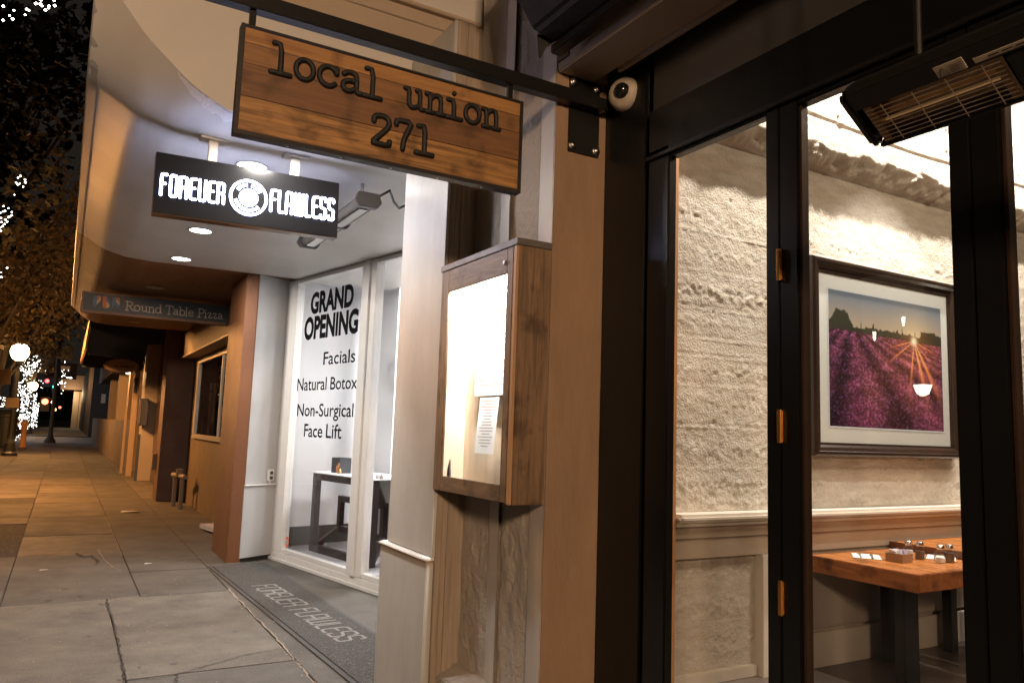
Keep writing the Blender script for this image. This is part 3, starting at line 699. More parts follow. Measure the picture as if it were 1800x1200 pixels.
# notices in window
nm = mat('notice_paper', (.55,.48,.38), .7); nm2 = mat('notice_orange', (.45,.18,.06), .7, var=.5, vscale=12)
for (y0,y1,z0,z1,mm,l) in ((13.35,13.62,2.0,2.12,nm,'cream notice card high in the pizza shop window'),(13.38,13.60,1.82,1.97,nm,'cream notice card below the higher one in the pizza window'),
      (13.30,13.62,1.42,1.80,nm2,'orange flyer on the pizza shop glass'),(13.0,13.22,1.45,2.1,nm,'long white notice at the near edge of the pizza window'),(13.40,13.58,1.28,1.40,nm,'small white card at the foot of the pizza window'),(14.1,14.25,1.30,1.55,nm2,'small reddish card low in the pizza window')):
    tag(box('window_notice', 2.066,2.069,y0,y1,z0,z1,mm), l, 'notice', 'notices in the pizza shop window')
box('end_column', 1.60, 2.22, 15.66, 16.32, 0, 3.3, mat('dark_brown_column', (.085,.035,.018), .6, var=.3, vscale=3), piz, .01)
box('meter_box', 1.52,1.60,16.05,16.25,.55,.85, mat('drab_box', (.18,.12,.07), .6), piz, .01)
# standpipes
spi = thing('standpipe', (1.8,14.5,0), 'pair of pale upright pipes with a valve beside the tan wall', 'pipe')
pm = mat('pale_pipe_paint', (.17,.13,.09), .6)
for x, y in ((1.79,14.75),(1.85,14.3)): MB().cyl((x,y,0),(x,y,.52),.035).build('pipe', pm, spi, smooth=False)
MB().cyl((1.76,14.85,.54),(1.88,14.2,.54),.04).build('cross_pipe', pm, spi); MB().cyl((1.82,14.5,.55),(1.82,14.5,.66),.06).build('valve', pm, spi)
# unlit soffit lights
for i, (x, y) in enumerate([(.85,10.4),(.85,12.6),(.9,14.4)]):
    tag(MB().lathe((x,y,3.118), [(.0,-.004),(.10,-.004),(.11,.004)], 24).build('recessed_fitting', mat('dull_lens', (.35,.25,.16), .3)), ['unlit round ceiling light just above the pizza sign', 'unlit round ceiling light just beyond the pizza sign', 'unlit round ceiling light at the far end of the brown soffit'][i], 'ceiling light', 'unlit ceiling lights in the brown soffit')
# hanging pizza sign
ps = thing('pizza_sign', (.97,11.2,3.09), 'long dark pizza shop sign with three shields hanging under the brown soffit', 'sign')
fr = mat('sign_wood_surround', (.26,.12,.06), .5, var=.3)
MB().prism([(.07,2.83),(1.9,2.83),(1.9,3.105),(.07,3.105)], 11.22, 11.34, 'xz').build('sign_box', fr, ps, bevel=.01)
box('face', .095, 1.88, 11.205, 11.2195, 2.86, 3.085, mat('sign_face_dark', (.035,.04,.035), .5), ps, .004)
O_ = np.array([.58,11.2,2.905])
SER = {
 'R': (.62, [[(.12,0),(.12,1)], [(0,0),(.25,0)], [(0,1),(.35,1),(.52,.88),(.5,.62),(.32,.52),(.12,.52)], [(.3,.5),(.5,.1),(.66,.0)]]),
 'o': (.5, [ell(.23,.33,.21,.33)]), 'u': (.52, [[(0,.62),(.1,.62),(.1,.15),(.2,.02),(.32,.05),(.4,.18)], [(.32,.62),(.4,.62),(.4,.02),(.5,.02)]]),
 'n': (.52, [[(0,.62),(.1,.62),(.1,0)], [(.1,.5),(.22,.64),(.36,.6),(.4,.42),(.4,0)], [(.02,0),(.18,0)], [(.32,0),(.5,0)]]),
 'd': (.5, [ell(.2,.32,.19,.32), [(.3,1),(.4,1),(.4,.02),(.5,.02)]]),
 'T': (.62, [[(.02,.82),(.02,1),(.6,1),(.6,.82)], [(.31,1),(.31,0)], [(.2,0),(.42,0)]]),
 'a': (.44, [[(.04,.52),(.14,.64),(.3,.6),(.32,.42),(.32,.06),(.42,.02)], [(.32,.38),(.1,.32),(.02,.16),(.12,.0),(.32,.14)]]),
 'b': (.48, [[(0,1),(.08,1),(.08,0)], ell(.26,.32,.19,.32)]), 'l': (.2, [[(0,1),(.08,1),(.08,0)], [(0,0),(.16,0)]]),
 'e': (.46, [[(.04,.35),(.42,.35),(.38,.58),(.24,.66),(.08,.58),(.03,.33),(.08,.1),(.24,.0),(.42,.12)]]),
 'P': (.56, [[(.12,0),(.12,1)], [(0,0),(.26,0)], [(0,1),(.35,1),(.52,.88),(.5,.58),(.32,.46),(.12,.46)]]),
 'i': (.22, [[(0,.62),(.09,.62),(.09,0)], [(0,0),(.18,0)], [(.08,.9),(.09,.92)]]),
 'z': (.42, [[(.03,.5),(.03,.62),(.36,.62),(.03,.02),(.38,.02),(.38,.15)]]),
}
sgn_t = mat('sign_cream_lettering', (.62,.52,.42), .5)
def word(w, x0, x1): sep_text(SER, w, O_+np.array([x0-.58,0,0]), (1,0,0), (0,0,1), (0,-1,0), .115, 'letter', sgn_t, ps, gap=.03, r=.055, rf=.03, width=x1-x0, smooth=1)
word('Round', .58, 1.02); word('Table', 1.06, 1.42); word('Pizza', 1.47, 1.80)
blu = mat('shield_blue', (.06,.12,.22), .5); org = mat('shield_orange', (.5,.11,.03), .5); yel = mat('shield_yellow', (.55,.36,.13), .5)
def poly(pts, m, z, nm='shield'): MB().prism(pts, 11.2045-z-.002, 11.2045-z, 'xz').build(nm, m, ps)
for i, x in enumerate((.20,.31,.42)):
    w = .088; t_, b_ = 3.055, 2.905
    if i == 0: poly([(x,t_),(x+w*.5,t_),(x+w*.5,b_+.01),(x+w*.2,b_),(x,b_+.05)], blu, 0); poly([(x+w*.5,t_),(x+w,t_),(x+w*.5,t_-.07)], org, 0); poly([(x+w*.52,t_-.07),(x+w,t_-.005),(x+w,t_-.06),(x+w*.52,b_+.03)], yel, 0)
    if i == 1: poly([(x,t_),(x+w*.5,t_),(x+w*.5,b_-.005),(x+w*.2,b_),(x,b_+.03)], org, 0); poly([(x+w*.52,t_),(x+w,t_-.06),(x+w,t_-.1),(x+w*.52,t_-.05)], blu, 0); poly([(x+w*.52,t_-.055),(x+w,t_-.11),(x+w*.9,b_+.01),(x+w*.52,b_)], yel, 0)
    if i == 2: poly([(x,t_),(x+w*.45,t_),(x+w*.45,b_+.05),(x,b_)], blu, 0); poly([(x+w*.47,t_),(x+w,t_),(x+w,t_-.05)], org, 0); poly([(x+w*.47,t_-.01),(x+w,t_-.06),(x+w,t_-.1),(x+w*.47,t_-.05)], yel, 0); poly([(x+w*.47,t_-.06),(x+w,t_-.11),(x+w,b_),(x+w*.47,b_+.05)], blu, 0)

# ================================================================== RESTAURANT
res = thing('restaurant_building', (2.3,1.2,0), 'restaurant front with black folding glass doors and tan end column', 'restaurant building')
XA, YO = 1.80, 2.80
# pier: smooth fillets and rough faces
def face_strip(y0, y1, x0, x1, m, name, z0=.33, z1=6.0, rough=0.0, ny=6, nz=160):
    Yg = np.linspace(y0, y1, ny); Zg = np.linspace(z0, z1, nz); Y, Z = np.meshgrid(Yg, Zg)
    X = x0+(x1-x0)*(Y-y0)/(y1-y0)
    if rough: X = X-rough*(fbm(Y*14+3, Z*9, 4, 5)-.5)
    return MB().grid(X, Y, Z).build(name, m, res, smooth=True, fix=False)
face_strip(2.803, 2.955, 1.800, 1.822, fillet_m, 'pier_fillet', rough=.004)
face_strip(2.955, 3.205, 1.830, 1.826, plaster, 'pier_face', rough=.016, ny=24, nz=420)
face_strip(3.205, 3.325, 1.806, 1.824, fillet_m, 'pier_fillet', rough=.004)
face_strip(3.325, 3.60, 1.826, 1.822, plaster, 'pier_face', rough=.016, ny=24, nz=420)
box('pier_core', 1.835, 2.3, 2.81, 3.60, 0, 6, plaster, res)
MB().prism([(1.70,.0),(1.84,.0),(1.84,.335),(1.80,.335),(1.70,.30)], 2.80, 3.74, 'xz').build('pier_plinth', plaster, res, bevel=.008)
MB().box(1.801, 2.08, YO, YO+.012, 0, 3.28).build('tan_column', orange_col, res)
box('tan_column_head', 1.797, 2.08, YO-.004, YO-.0005, 3.14, 3.30, beige_p, res)
# jagged paint edge bits on the column edge
# black corner post, transom, header, jamb
box('corner_post', 2.075, 2.12, 2.507, 2.797, 0, 3.13, black_p, res, .004)
box('wall_over_post', 2.082, 2.20, 2.507, 2.797, 3.132, 3.6, dark_panel, res)
box('post_bead', 2.09, 2.118, 2.468, 2.504, 0, 3.12, black_m, res, .004)
box('door_jamb', 2.06, 2.105, 2.336, 2.465, 0, 2.70, black_p, res, .006)
mat('dark_stained_bead', (.035,.019,.012), .35, bump=.001, bscale=20, var=.5, vscale=6)
box('header', 2.06, 2.112, -4.0, 2.466, 2.655, 2.88, black_p, res, .006)
box('header_bead', 2.045, 2.058, -4.0, 2.466, 2.655, 2.672, black_m, res, .002)
box('transom_panel', 2.09, 2.125, -4.0, 2.506, 2.885, 3.5, dark_panel, res)
MB().box(1.80, 2.0, -4.0, 2.795, 3.12, 3.32).build('awning_beam', beige_p, res, bevel=.006)
box('beam_edge', 2.003, 2.02, -4.0, 2.62, 3.105, 3.14, beige_p, res, .003)
box('porch_soffit', 2.022, 2.088, -4.0, 2.795, 3.34, 3.36, dark_panel, res)
bead_m = mat('dark_stained_bead', (.035,.019,.012), .35, bump=.001, bscale=20, var=.5, vscale=6)
# folding door leaves
leafs = [1.765-.628*i for i in range(-1, 9)]
y_hi = 2.343
edges = [2.334, 1.772, 1.127, .482, -.163, -.808, -1.453, -2.098]
for i, (yb, ya) in enumerate(zip(edges[:-1], edges[1:])):
    ya += .003; f = MB()
    l, r = (.075, .057)
    y0, y1 = ya, yb
    f.box(2.06,2.11,y0,y0+r,.012,2.652).box(2.06,2.11,y1-l,y1,.012,2.652).box(2.062,2.108,y0+r,y1-l,.012,.16).box(2.062,2.108,y0+r,y1-l,2.632,2.652)
    if i == 0: f = MB(); f.box(2.06,2.11,y0,y0+.057,.012,2.652).box(2.062,2.108,y0+.057,y1,.012,.16).box(2.062,2.108,y0+.057,y1,2.642,2.652)
    o = f.build('folding_door', black_p, res, bevel=.004)
    if i < 4: tag(o, ['door leaf nearest the tan column, filled by the rough wall behind', 'door leaf showing the framed picture and the set table', 'door leaf behind the hanging heater', None][i])
    g = box('pane', 2.083,2.089,y0+r-.008,y1-(l if i else 0)+.008-(.008 if not i else 0),.15,2.64, glass_w, o)
    for yy0, yy1 in ((y1-l-.012, y1-l-.001),) if i else (): box('inner_bead', 2.068,2.104,yy0,yy1,.161,2.63, bead_m, o, .002)
    if i in (0, 2, 4, 6):
        for z0 in (2.035,1.492,.942):
            h_ = MB().cyl((2.052,y0-.006,z0),(2.052,y0-.006,z0+.11),.009,n=12)
            for k in range(5): h_.cyl((2.052,y0-.006,z0+.018+k*.019),(2.052,y0-.006,z0+.022+k*.019),.0105,n=12)
            h_.box(2.053,2.0595,y0-.018,y0+.006,z0+.004,z0+.106); h_.build('hinge', brass, o)
# dome camera
dc = thing('dome_camera', (2.05,2.63,3.02), 'round white dome camera with dark lens on the black corner', 'security camera')
ax = (-.90,-.42,-.12)
MB().lathe((2.062,2.64,3.025), [(.074,-.03),(.076,0),(.074,.015),(.062,.032),(.04,.042),(.0,.042)], 32, ax).build('shell', mat('camera_shell', (.42,.36,.29), .5, var=.15, vscale=20), dc, smooth=True)
MB().lathe(Vector((2.062,2.64,3.025))+Vector((-.80,-.55,.02)).normalized()*.036, [(.036,0),(.035,.012),(.026,.024),(.014,.031),(0,.033)], 24, (-.75,-.6,-.25)).build('lens_dome', mat('smoked_dome', (.01,.01,.01), .05), dc, smooth=True)

# interior of the restaurant --------------------------------------------------
NX, NZ = 470, 430
xg = np.linspace(2.75, 7.9, NX); zg = np.linspace(.0, 4.95, NZ); X, Z = np.meshgrid(xg, zg)
Y = np.full_like(X, 3.65)
# board-form bands: rough pitted rows and smooth boards
rough = .006*(fbm(X*16, Z*16, 4, 1)-.5)+.0055*(fbm(X*38, Z*44, 3, 61)-.5)*(.4+1.2*fbm(X*1.2, Z*5, 3, 62))
for zc, hw, amp in ((2.93,.05,.020),(2.69,.035,.014),(2.44,.06,.026),(2.24,.02,.012),(1.93,.035,.018),(1.71,.035,.022),(1.43,.05,.02),(1.20,.04,.03),(1.10,.03,.018),(.70,.06,.03),(.45,.07,.03),(.22,.06,.03)):
    zc2 = zc+.02*(fbm(X*2.3, X*0+zc*7, 2, 9)-.5)
    wgt = np.exp(-((Z-zc2)/hw)**2); rough += wgt*amp*.8*(fbm(X*42, Z*46, 4, 21)-.55)*(.35+1.3*fbm(X*3.0, X*0+zc*3, 2, 4))
for zc in (2.84,2.58,2.33,2.135,2.05,2.02,1.83,1.57,1.31,1.045,.36):
    rough += -.006*np.exp(-((Z-zc-.006*(fbm(X*1.5, X*0+zc, 2, 2)-.5))/.006)**2)*(fbm(X*3, X*0+zc, 2, 8))
    rough += .0035*np.exp(-((Z-zc-.012)/.005)**2)*(fbm(X*4, X*0+zc, 2, 6) > .42)
# pits
for k in range(34):
    px, pz, r = RNG.uniform(3,7.8), RNG.uniform(.1,3.1), RNG.uniform(.006,.015)
    rough += .014*np.exp(-(((X-px)**2+(Z-pz)**2)/r**2))
flat = (Z > 2.045) & (Z < 2.13); rough = np.where(flat, rough*.35, rough)
Y = Y+rough
e1 = 3.60+.13*(fbm(X*5, X*0+.5, 2, 14)-.5)+.05*(fbm(X*13, Z*9, 3, 15)-.5)+.05*(fbm(X*1.3, X*0+9, 2, 3)-.5); e0 = 3.475-.0*X
upY = 3.495+.02*(fbm(X*5, Z*5, 4, 31)-.5)+.012*np.exp(-((Z-(3.79+.02*np.sin(X*2)))/.008)**2)*1.6
for k in range(40):
    px, pz, r = RNG.uniform(3,7.8), RNG.uniform(3.7,4.8), RNG.uniform(.012,.035); upY = upY+.02*np.exp(-(((X-px)**2+(Z-pz)**2)/r**2))
t = np.clip((Z-e0)/np.maximum(e1-e0, .02), 0, 1); mid = 3.63-(.135)*t**.8+.13*(fbm(X*15, Z*17, 4, 41)-.5)*np.sin(np.pi*np.clip(t, 0, 1))
Y = np.where(Z > e1, upY, np.where(Z > e0, mid, Y))
wl = MB().grid(X, Y, Z).build('concrete_party_wall', conc_in, res, smooth=True, fix=False)
box('wall_extension', 7.9, 16, 3.6, 3.719, 0, 5, conc_in, res)
box('wall_backing', 2.22, 16.1, 3.72, 4.1, -.05, 5.0, tan_in, res)
box('pine_end_board', 3.05, 3.212, 3.545, 3.66, .0, 3.4, pine, res, .003)
box('end_return', 2.21, 3.05, 3.40, 3.66, .0, 5.0, tan_in, res)
box('rail_cap', 3.214, 7.9, 3.50, 3.66, .990, 1.04, rail_m, res, .018, smooth=False)
box('rail_cap', 3.214, 7.9, 3.53, 3.66, .965, .9895, rail_m, res, .006)
box('rail_moulding', 3.214, 7.9, 3.575, 3.66, .888, .9645, tan_in, res, .004)
box('rail_fascia', 3.214, 7.9, 3.59, 3.66, .764, .887, tan_in, res, .004)
box('end_stile', 3.985, 4.06, 3.575, 3.66, .0, .763, rail_m, res, .003)
box('wainscot_panel', 4.061, 7.9, 3.60, 3.63, .25, .763, mat('grey_beige_panel', (.42,.37,.31), .45, var=.1, vscale=2), res)
box('baseboard', 4.061, 7.9, 3.57, 3.60, .0, .23, rail_m, res, .006)
box('baseboard', 3.214, 3.98, 3.62, 3.66, .0, .075, rail_m, res, .006)
floor_m = mat('restaurant_floor', (.10,.075,.06), .35, var=.3, vscale=2)
box('restaurant_floor', 2.21, 16, -6, 3.7, -.012, .004, floor_m, res)
box('restaurant_ceiling', 2.2, 16, -6, 3.7, 5.0, 5.1, mat('dark_ceiling', (.12,.10,.09), .8), res)
box('restaurant_back_wall', 16, 16.1, -6, 3.7, 0, 5, mat('dim_back_wall', (.16,.11,.08), .7), res)
box('restaurant_side_wall', 2.2, 16, -6.1, -6, 0, 5, MATS['dim_back_wall'], res)

# lit pendants over the room (seen as reflections) and track spots near the wall
for i, (x, y, z) in enumerate([(10.6,.6,2.2),(12.69,-1.02,3.58),(11.87,-1.02,3.24)]):
    p = thing('pendant_lamp', (x,y,z), ['white bowl pendant lamp over the room beyond the tables', 'white bowl pendant lamp at the back of the room', 'white bowl pendant lamp in the middle of the room'][i], 'pendant lamp', 'pendant lamps in the restaurant')
    k_ = .60 if i == 0 else .16
    MB().lathe((x,y,z), [(.05*k_,0),(.13*k_,.03),(.19*k_,.12),(.2*k_,.16),(.0,.17)], 24).build('shade', emat('pendant_glow', (1,.86,.66), 16), p, smooth=True)
    MB().cyl((x,y,z+.2),(x,y,5.0),.006).build('cord', black_m, p)
lamp('room_fill', 'AREA', (5.6,.6,4.85), 140, (1,.77,.54), 1.6, res, rot=(0,0,0))  # added fill light without a fitting, lifts the shade in the room
for i, x in enumerate((3.9,5.15,6.4,7.5)):
    s_ = thing('track_spot', (x,3.02,4.86), 'black track spotlight %s' % ['nearest the door end of the concrete wall', 'above the left side of the picture', 'above the right side of the picture', 'at the far end of the concrete wall'][i], 'spotlight', 'track spotlights over the concrete wall')
    MB().cyl((x,3.02,5.0),(x,3.02,4.93),.02).build('stem', black_m, s_); MB().cyl((x,2.98,4.96),(x,3.05,4.84),.05).build('lamp_head', black_m, s_)
    lamp('spot_bulb', 'SPOT', (x,3.06,4.82), P_TRACK, (1,.90,.78), .03, s_, spot=math.radians(120), blend=.8, aim=(x,3.5,3.2))

psp = thing('picture_fill_spot', (5.3,1.75,4.86), 'added black spotlight, out of view, brightening the framed photograph', 'spotlight')  # added spotlight with no known source, brightens the mat and print
MB().cyl((5.3,1.75,5.0),(5.3,1.75,4.9),.02).build('stem', black_m, psp); MB().cyl((5.3,1.70,4.95),(5.3,1.78,4.84),.05).build('lamp_head', black_m, psp)
lamp('picture_fill_bulb', 'SPOT', (5.3,1.80,4.80), 330, (1,.93,.84), .05, psp, spot=math.radians(44), blend=.5, aim=(5.36,3.6,1.95))
# framed lavender photograph --------------------------------------------------
pf = thing('framed_photograph', (5.36,3.6,1.40), 'dark framed photograph of lavender rows at sunset with white mat', 'framed picture')
x0, x1, z0, z1 = 4.478, 6.245, 1.405, 2.812
wdk = mat('walnut_frame', (.030,.015,.009), .3, bump=.0006, bscale=20, var=.5, vscale=3, coat=.3)
yb = 3.60
def moulding(x0, x1, z0, z1, prof):
    vs = []; k = len(prof)
    for (i, o) in prof:
        vs += [(x0+i,o,z0+i),(x1-i,o,z0+i),(x1-i,o,z1-i),(x0+i,o,z1-i)]
    fs = [(j*4+a, j*4+(a+1) % 4, (j+1)*4+(a+1) % 4, (j+1)*4+a) for j in range(k-1) for a in range(4)]
    return MB().add(vs, fs)
moulding(x0, x1, z0, z1, [(0,3.65),(0,3.565),(.012,3.548),(.03,3.548),(.036,3.556),(.06,3.562),(.075,3.575),(.078,3.585),(.092,3.585),(.095,3.60)]).build('frame', wdk, pf)
box('mat_board', x0+.08, x1-.08, 3.603, 3.609, z0+.07, z1-.07, mat('cream_mat_board', (.82,.79,.73), .7), pf)
# print: 280x220 coloured cells computed here
W_, H_ = 300, 230; px0, px1, pz0, pz1 = 4.69, 6.065, 1.615, 2.600
uu, vv = np.meshgrid(np.linspace(0,1,W_), np.linspace(0,1,H_))   # v=0 bottom
def mixc(a, b, t): return a*(1-t[..., None])+b*t[..., None]
hor = .735-.03*uu
sky = mixc(np.array([.50,.38,.26]), np.array([.17,.20,.25]), np.clip((vv-hor)/.25, 0, 1))
sunx, sunz = .735, .70
dist = np.hypot((uu-sunx)*1.35, vv-sunz); sky = sky+np.exp(-dist*7)[..., None]*np.array([.55,.36,.12])
# vanishing rows
dv = np.clip(hor-vv, 1e-3, 1); rowc = (uu-.18)/(dv+.045)+.2
ph = rowc*1.15; fr_ = ph-np.floor(ph); hump = np.abs(fr_-.5)*2     # 0 at the centre of a row
n1 = fbm(uu*90, vv*90, 3, 1); n2 = fbm(uu*22, vv*24, 3, 2); clump = fbm(uu*9/(dv+.3), vv*11/(dv+.3), 2, 7)
lav = mixc(np.array([.42,.095,.22]), np.array([.10,.022,.075]), np.clip(hump*1.35-.15+(.5-clump)*.9, 0, 1))
lav = lav*(.10+1.5*n1[..., None]**1.7*(.4+1.1*n2[..., None]))*(1-.55*np.clip(hump-.45, 0, 1)[..., None]*1.6)
warm = np.exp(-dist*2.6)[..., None]*(1-np.clip(hump, 0, 1))[..., None]; lav = lav+warm*np.array([.62,.20,.10])*(.4+n1[..., None])
lav = lav*(1+1.1*np.clip(clump-.5, -.35, .5))[..., None]
hot = np.exp(-(((uu-.36)/.09)**2+((vv-.30)/.13)**2))[..., None]; lav = lav+hot*np.array([.45,.14,.12])*(n1[..., None]**1.5)*1.3
bluish = (n1 > .66)[..., None]*np.array([.14,.07,.25])*.8; lav = lav*np.array([.60,.58,.66])+bluish*.6+np.exp(-dist*3.4)[..., None]*np.array([.34,.10,.02])*(.3+n1[..., None])
img = np.where((vv > hor)[..., None], sky, lav)
# tree line
th = hor+.012+.035*fbm(uu*60, uu*0, 4, 3)*(uu > .3)+.10*np.clip(fbm(uu*75, uu*0, 2, 4)-.58, 0, 1)*1.8
th = np.where(uu < .20, hor+.005+.10*np.exp(-((uu-.10)/.075)**4)+.05*fbm(uu*70, vv*12, 3, 8), th); th = np.where(uu > .80, hor+.045+.05*fbm(uu*30, uu*0, 3, 6), th)
tr = (vv > hor-.02) & (vv < th); img = np.where(tr[..., None], np.array([.035,.034,.018])*(.6+n1[..., None])+np.exp(-dist*9)[..., None]*np.array([.3,.12,.03]), img)
# sun star
ang = np.arctan2(vv-sunz, (uu-sunx)*1.35)
for a, w, l in ((-1.25,.07,.30),(-.95,.06,.34),(-1.72,.05,.24),(-2.6,.03,.22),(-2.9,.03,.18),(-.3,.03,.16),(-.65,.02,.2)):
    dlt = np.abs(np.angle(np.exp(1j*(ang-a)))); img = img+(np.exp(-(dlt/w)**2)*np.exp(-(dist/l)**2))[..., None]*np.array([1.0,.28,.05])*2.0
img = img+np.exp(-(dist/.032)**2)[..., None]*np.array([1.2,1.0,.7])
img = np.clip(img, .004, 1)
Xp = px0+(px1-px0)*uu; Zp = pz0+(pz1-pz0)*vv
po = MB().grid(Xp, np.full_like(Xp, 3.601), Zp).build('photo_print', None, pf, fix=False)
ca = po.data.color_attributes.new('print_ink', 'FLOAT_COLOR', 'POINT'); ca.data.foreach_set('color', np.concatenate([img.reshape(-1, 3), np.ones((W_*H_, 1))], 1).ravel().astype(np.float32))
pm_ = bpy.data.materials.new('photo_print_ink'); pm_.use_nodes = True; b_n = pm_.node_tree.nodes['Principled BSDF']; at = pm_.node_tree.nodes.new('ShaderNodeAttribute'); at.attribute_name = 'print_ink'
pm_.node_tree.links.new(at.outputs['Color'], b_n.inputs['Base Color']); b_n.inputs['Roughness'].default_value = .5; po.data.materials.append(pm_)
moulding(px0-.012, px1+.012, pz0-.012, pz1+.012, [(0,3.6005),(.012,3.6008)]).build('bevel_cut', white_in, pf, fix=False)
box('glazing', x0+.09, x1-.09, 3.590, 3.592, z0+.09, z1-.09, glass_t, pf)

# tables ----------------------------------------------------------------------
tb = thing('dining_table', (4.75,3.15,0), 'thick orange-brown wooden table with black legs against the wall', 'table')
pw = (5.26-4.382)/5
for i in range(5):
    a = 4.382+i*pw
    MB().box(a+.0008, a+pw-.0008, 2.79, 3.565, .652, .752).build('plank', woodTable, tb, bevel=.004)
box('edge_board', 4.366,4.3812,2.774,3.565,.648,.7525, woodTable2, tb, .004)
box('edge_board', 4.3816,5.26,2.774,2.7895,.648,.7525, woodTable2, tb, .004)
for x, y in ((4.67,3.06),(5.08,3.44)): box('leg', x,x+.15,y,y+.07,.004,.651, black_p, tb, .004)
t2 = thing('dining_table', (6.0,3.15,0), 'second wooden table further right, slightly higher than the set one', 'table')
pw = .15
for i in range(6): MB().box(5.30+i*pw+.0008, 5.30+(i+1)*pw-.0008, 2.80, 3.57, .74, .80).build('plank', woodTable, t2, bevel=.004)
box('edge_board', 5.284,5.2992,2.80,3.57,.736,.8005, mat('dark_table_edge', (.12,.045,.02), .4), t2, .003)
for x, y in ((5.75,2.95),(6.05,2.95),(5.75,3.4),(6.05,3.4)): box('leg', x,x+.08,y,y+.07,.004,.738, black_p, t2, .004)
# salt and pepper shakers
gm = glassmat('shaker_glass', (.90,.92,.92), 1.5, extra=.07); chrome = mat('chrome', (.8,.78,.75), .12, metal=1.0)
salt = mat('salt', (.75,.72,.68), .9); pepper = mat('pepper', (.13,.075,.05), .9, bump=.003, bscale=300)
def shaker(x, y, fill, lvl, label, z=.753):
    s_ = thing('shaker', (x,y,z), label, 'shaker', 'salt and pepper shakers on the table')
    pr = [(.026,0),(.030,.004),(.031,.012),(.031,.066),(.026,.078),(.020,.086),(.020,.094)]
    MB().lathe((x,y,z), pr, 8).build('glass_body', gm, s_)
    MB().lathe((x,y,z+.003), [(.0275,0),(.0275,lvl),(.0,lvl+.003)], 12).build('filling', fill, s_, smooth=False)
    MB().lathe((x,y,z+.086), [(.0225,0),(.0235,.003),(.0235,.018),(.020,.026),(.010,.031),(0,.032)], 16).build('lid', chrome, s_, smooth=True); return s_
shaker(4.975,3.00,salt,.028,'glass salt shaker nearly empty, left of the front pair on the wooden table')
shaker(5.055,2.99,pepper,.058,'glass pepper shaker full of brown pepper, right of the front pair')
shaker(4.945,3.20,salt,.05,'glass salt shaker hidden behind the sugar packet box')
shaker(4.985,3.145,pepper,.05,'glass pepper shaker just behind the sugar packet box')
# sugar caddy
cad = thing('sugar_caddy', (4.72,3.12,.753), 'small square wooden caddy filled with sugar packets', 'caddy')
MC = Matrix.Translation((4.735,3.13,.753))@Matrix.Rotation(math.radians(4), 4, 'Z')
cm = mat('caddy_wood', (.30,.17,.09), .5, var=.3, vscale=20)
c_ = MB(); a_ = .058; t_ = .006; h_ = .055
c_.box(-a_,a_,-a_,-a_+t_,0,h_,MC).box(-a_,a_,a_-t_,a_,0,h_,MC).box(-a_,-a_+t_,-a_+t_,a_-t_,0,h_,MC).box(a_-t_,a_,-a_+t_,a_-t_,0,h_,MC).box(-a_+t_,a_-t_,-a_+t_,a_-t_,0,.004,MC); c_.build('box', cm, cad)
pk = [mat('packet_white', (.75,.73,.78), .7), mat('packet_lilac', (.50,.42,.62), .7), mat('packet_tan', (.6,.4,.22), .7)]
for i in range(18):
    Mx = MC@Matrix.Translation((-.042+.0048*i+random.uniform(-.002,.002), random.uniform(-.022,.022), .052))@Euler((random.uniform(-.35,.35), random.uniform(-.3,.3), random.uniform(-.15,.15))).to_matrix().to_4x4()
    MB().box(-.001,.001,-.022,.022,-.04,.024,Mx).build('sugar_packet', pk[0 if i < 8 else random.choice([0,1,1,2])], cad)
# napkins and cutlery
def setting(x, y, ang, label):
    n_ = tag(MB().box(-.085,.085,-.11,.11,0,.004,Matrix.Translation((x,y,.753))@Matrix.Rotation(ang, 4, 'Z')).build('napkin', mat('napkin_cloth', (.60,.58,.54), .8), bevel=.001), 'white folded napkin '+label, 'napkin', 'napkins on the table')
    Mk = Matrix.Translation((x,y,.762))@Matrix.Rotation(ang, 4, 'Z')
    fk = MB()
    fk.box(-.042,-.034,-.11,.05,-.001,.001,Mk)
    for k in range(4): fk.box(-.049+k*.007,-.0465+k*.007,.062,.105,.003,.0045,Mk@Matrix.Rotation(.05, 4, 'X'))
    fk.box(-.049,-.0255,.05,.063,-.001,.001,Mk@Matrix.Rotation(.03, 4, 'X'))
    tag(fk.build('fork', steel), 'steel fork lying on the napkin '+label, 'fork', 'forks on the napkins')
    kn = MB().box(.025,.036,-.115,-.01,-.0015,.0015,Mk).prism([(.026,-.009),(.040,-.009),(.043,.05),(.036,.10),(.026,.105)], -.0006, .0006, 'xy', Mk)
    tag(kn.build('knife', steel), 'steel knife lying on the napkin '+label, 'knife', 'knives on the napkins')
setting(4.70,3.34,math.radians(-50),'left of the sugar caddy'); setting(5.18,3.12,math.radians(-60),'right of the pepper shaker')

# ================================================================== MENU BOX
mbx = thing('menu_case', (1.72,3.19,1.195), 'lit wooden wall case with glass front holding the menu sheets', 'menu case')
BX, BY0, BY1, BZ0, BZ1 = 1.64, 2.806, 3.565, 1.195, 2.318
box('side_board', BX, 1.80, BY0, BY0+.022, BZ0, BZ1-.018, woodBoxZ, mbx, .002)
box('side_board', BX, 1.80, BY1-.022, BY1, BZ0, BZ1-.018, woodBoxZ, mbx, .002)
box('bottom_board', BX+.012, 1.80, BY0+.0225, BY1-.0225, BZ0+.004, BZ0+.026, woodBoxY, mbx, .002)
box('top_board', BX+.012, 1.80, BY0+.0225, BY1-.0225, BZ1-.044, BZ1-.02, woodBoxY, mbx, .002)
box('metal_cap', BX-.018, 1.802, BY0-.008, BY1+.012, BZ1-.018, BZ1+.012, mat('grey_cap', (.16,.15,.14), .5, metal=.3, var=.3, vscale=12), mbx, .002)
box('door_stile', BX-.016, BX-.001, BY0+.03, 2.885, BZ0+.006, BZ1-.022, woodBoxZ, mbx, .002)
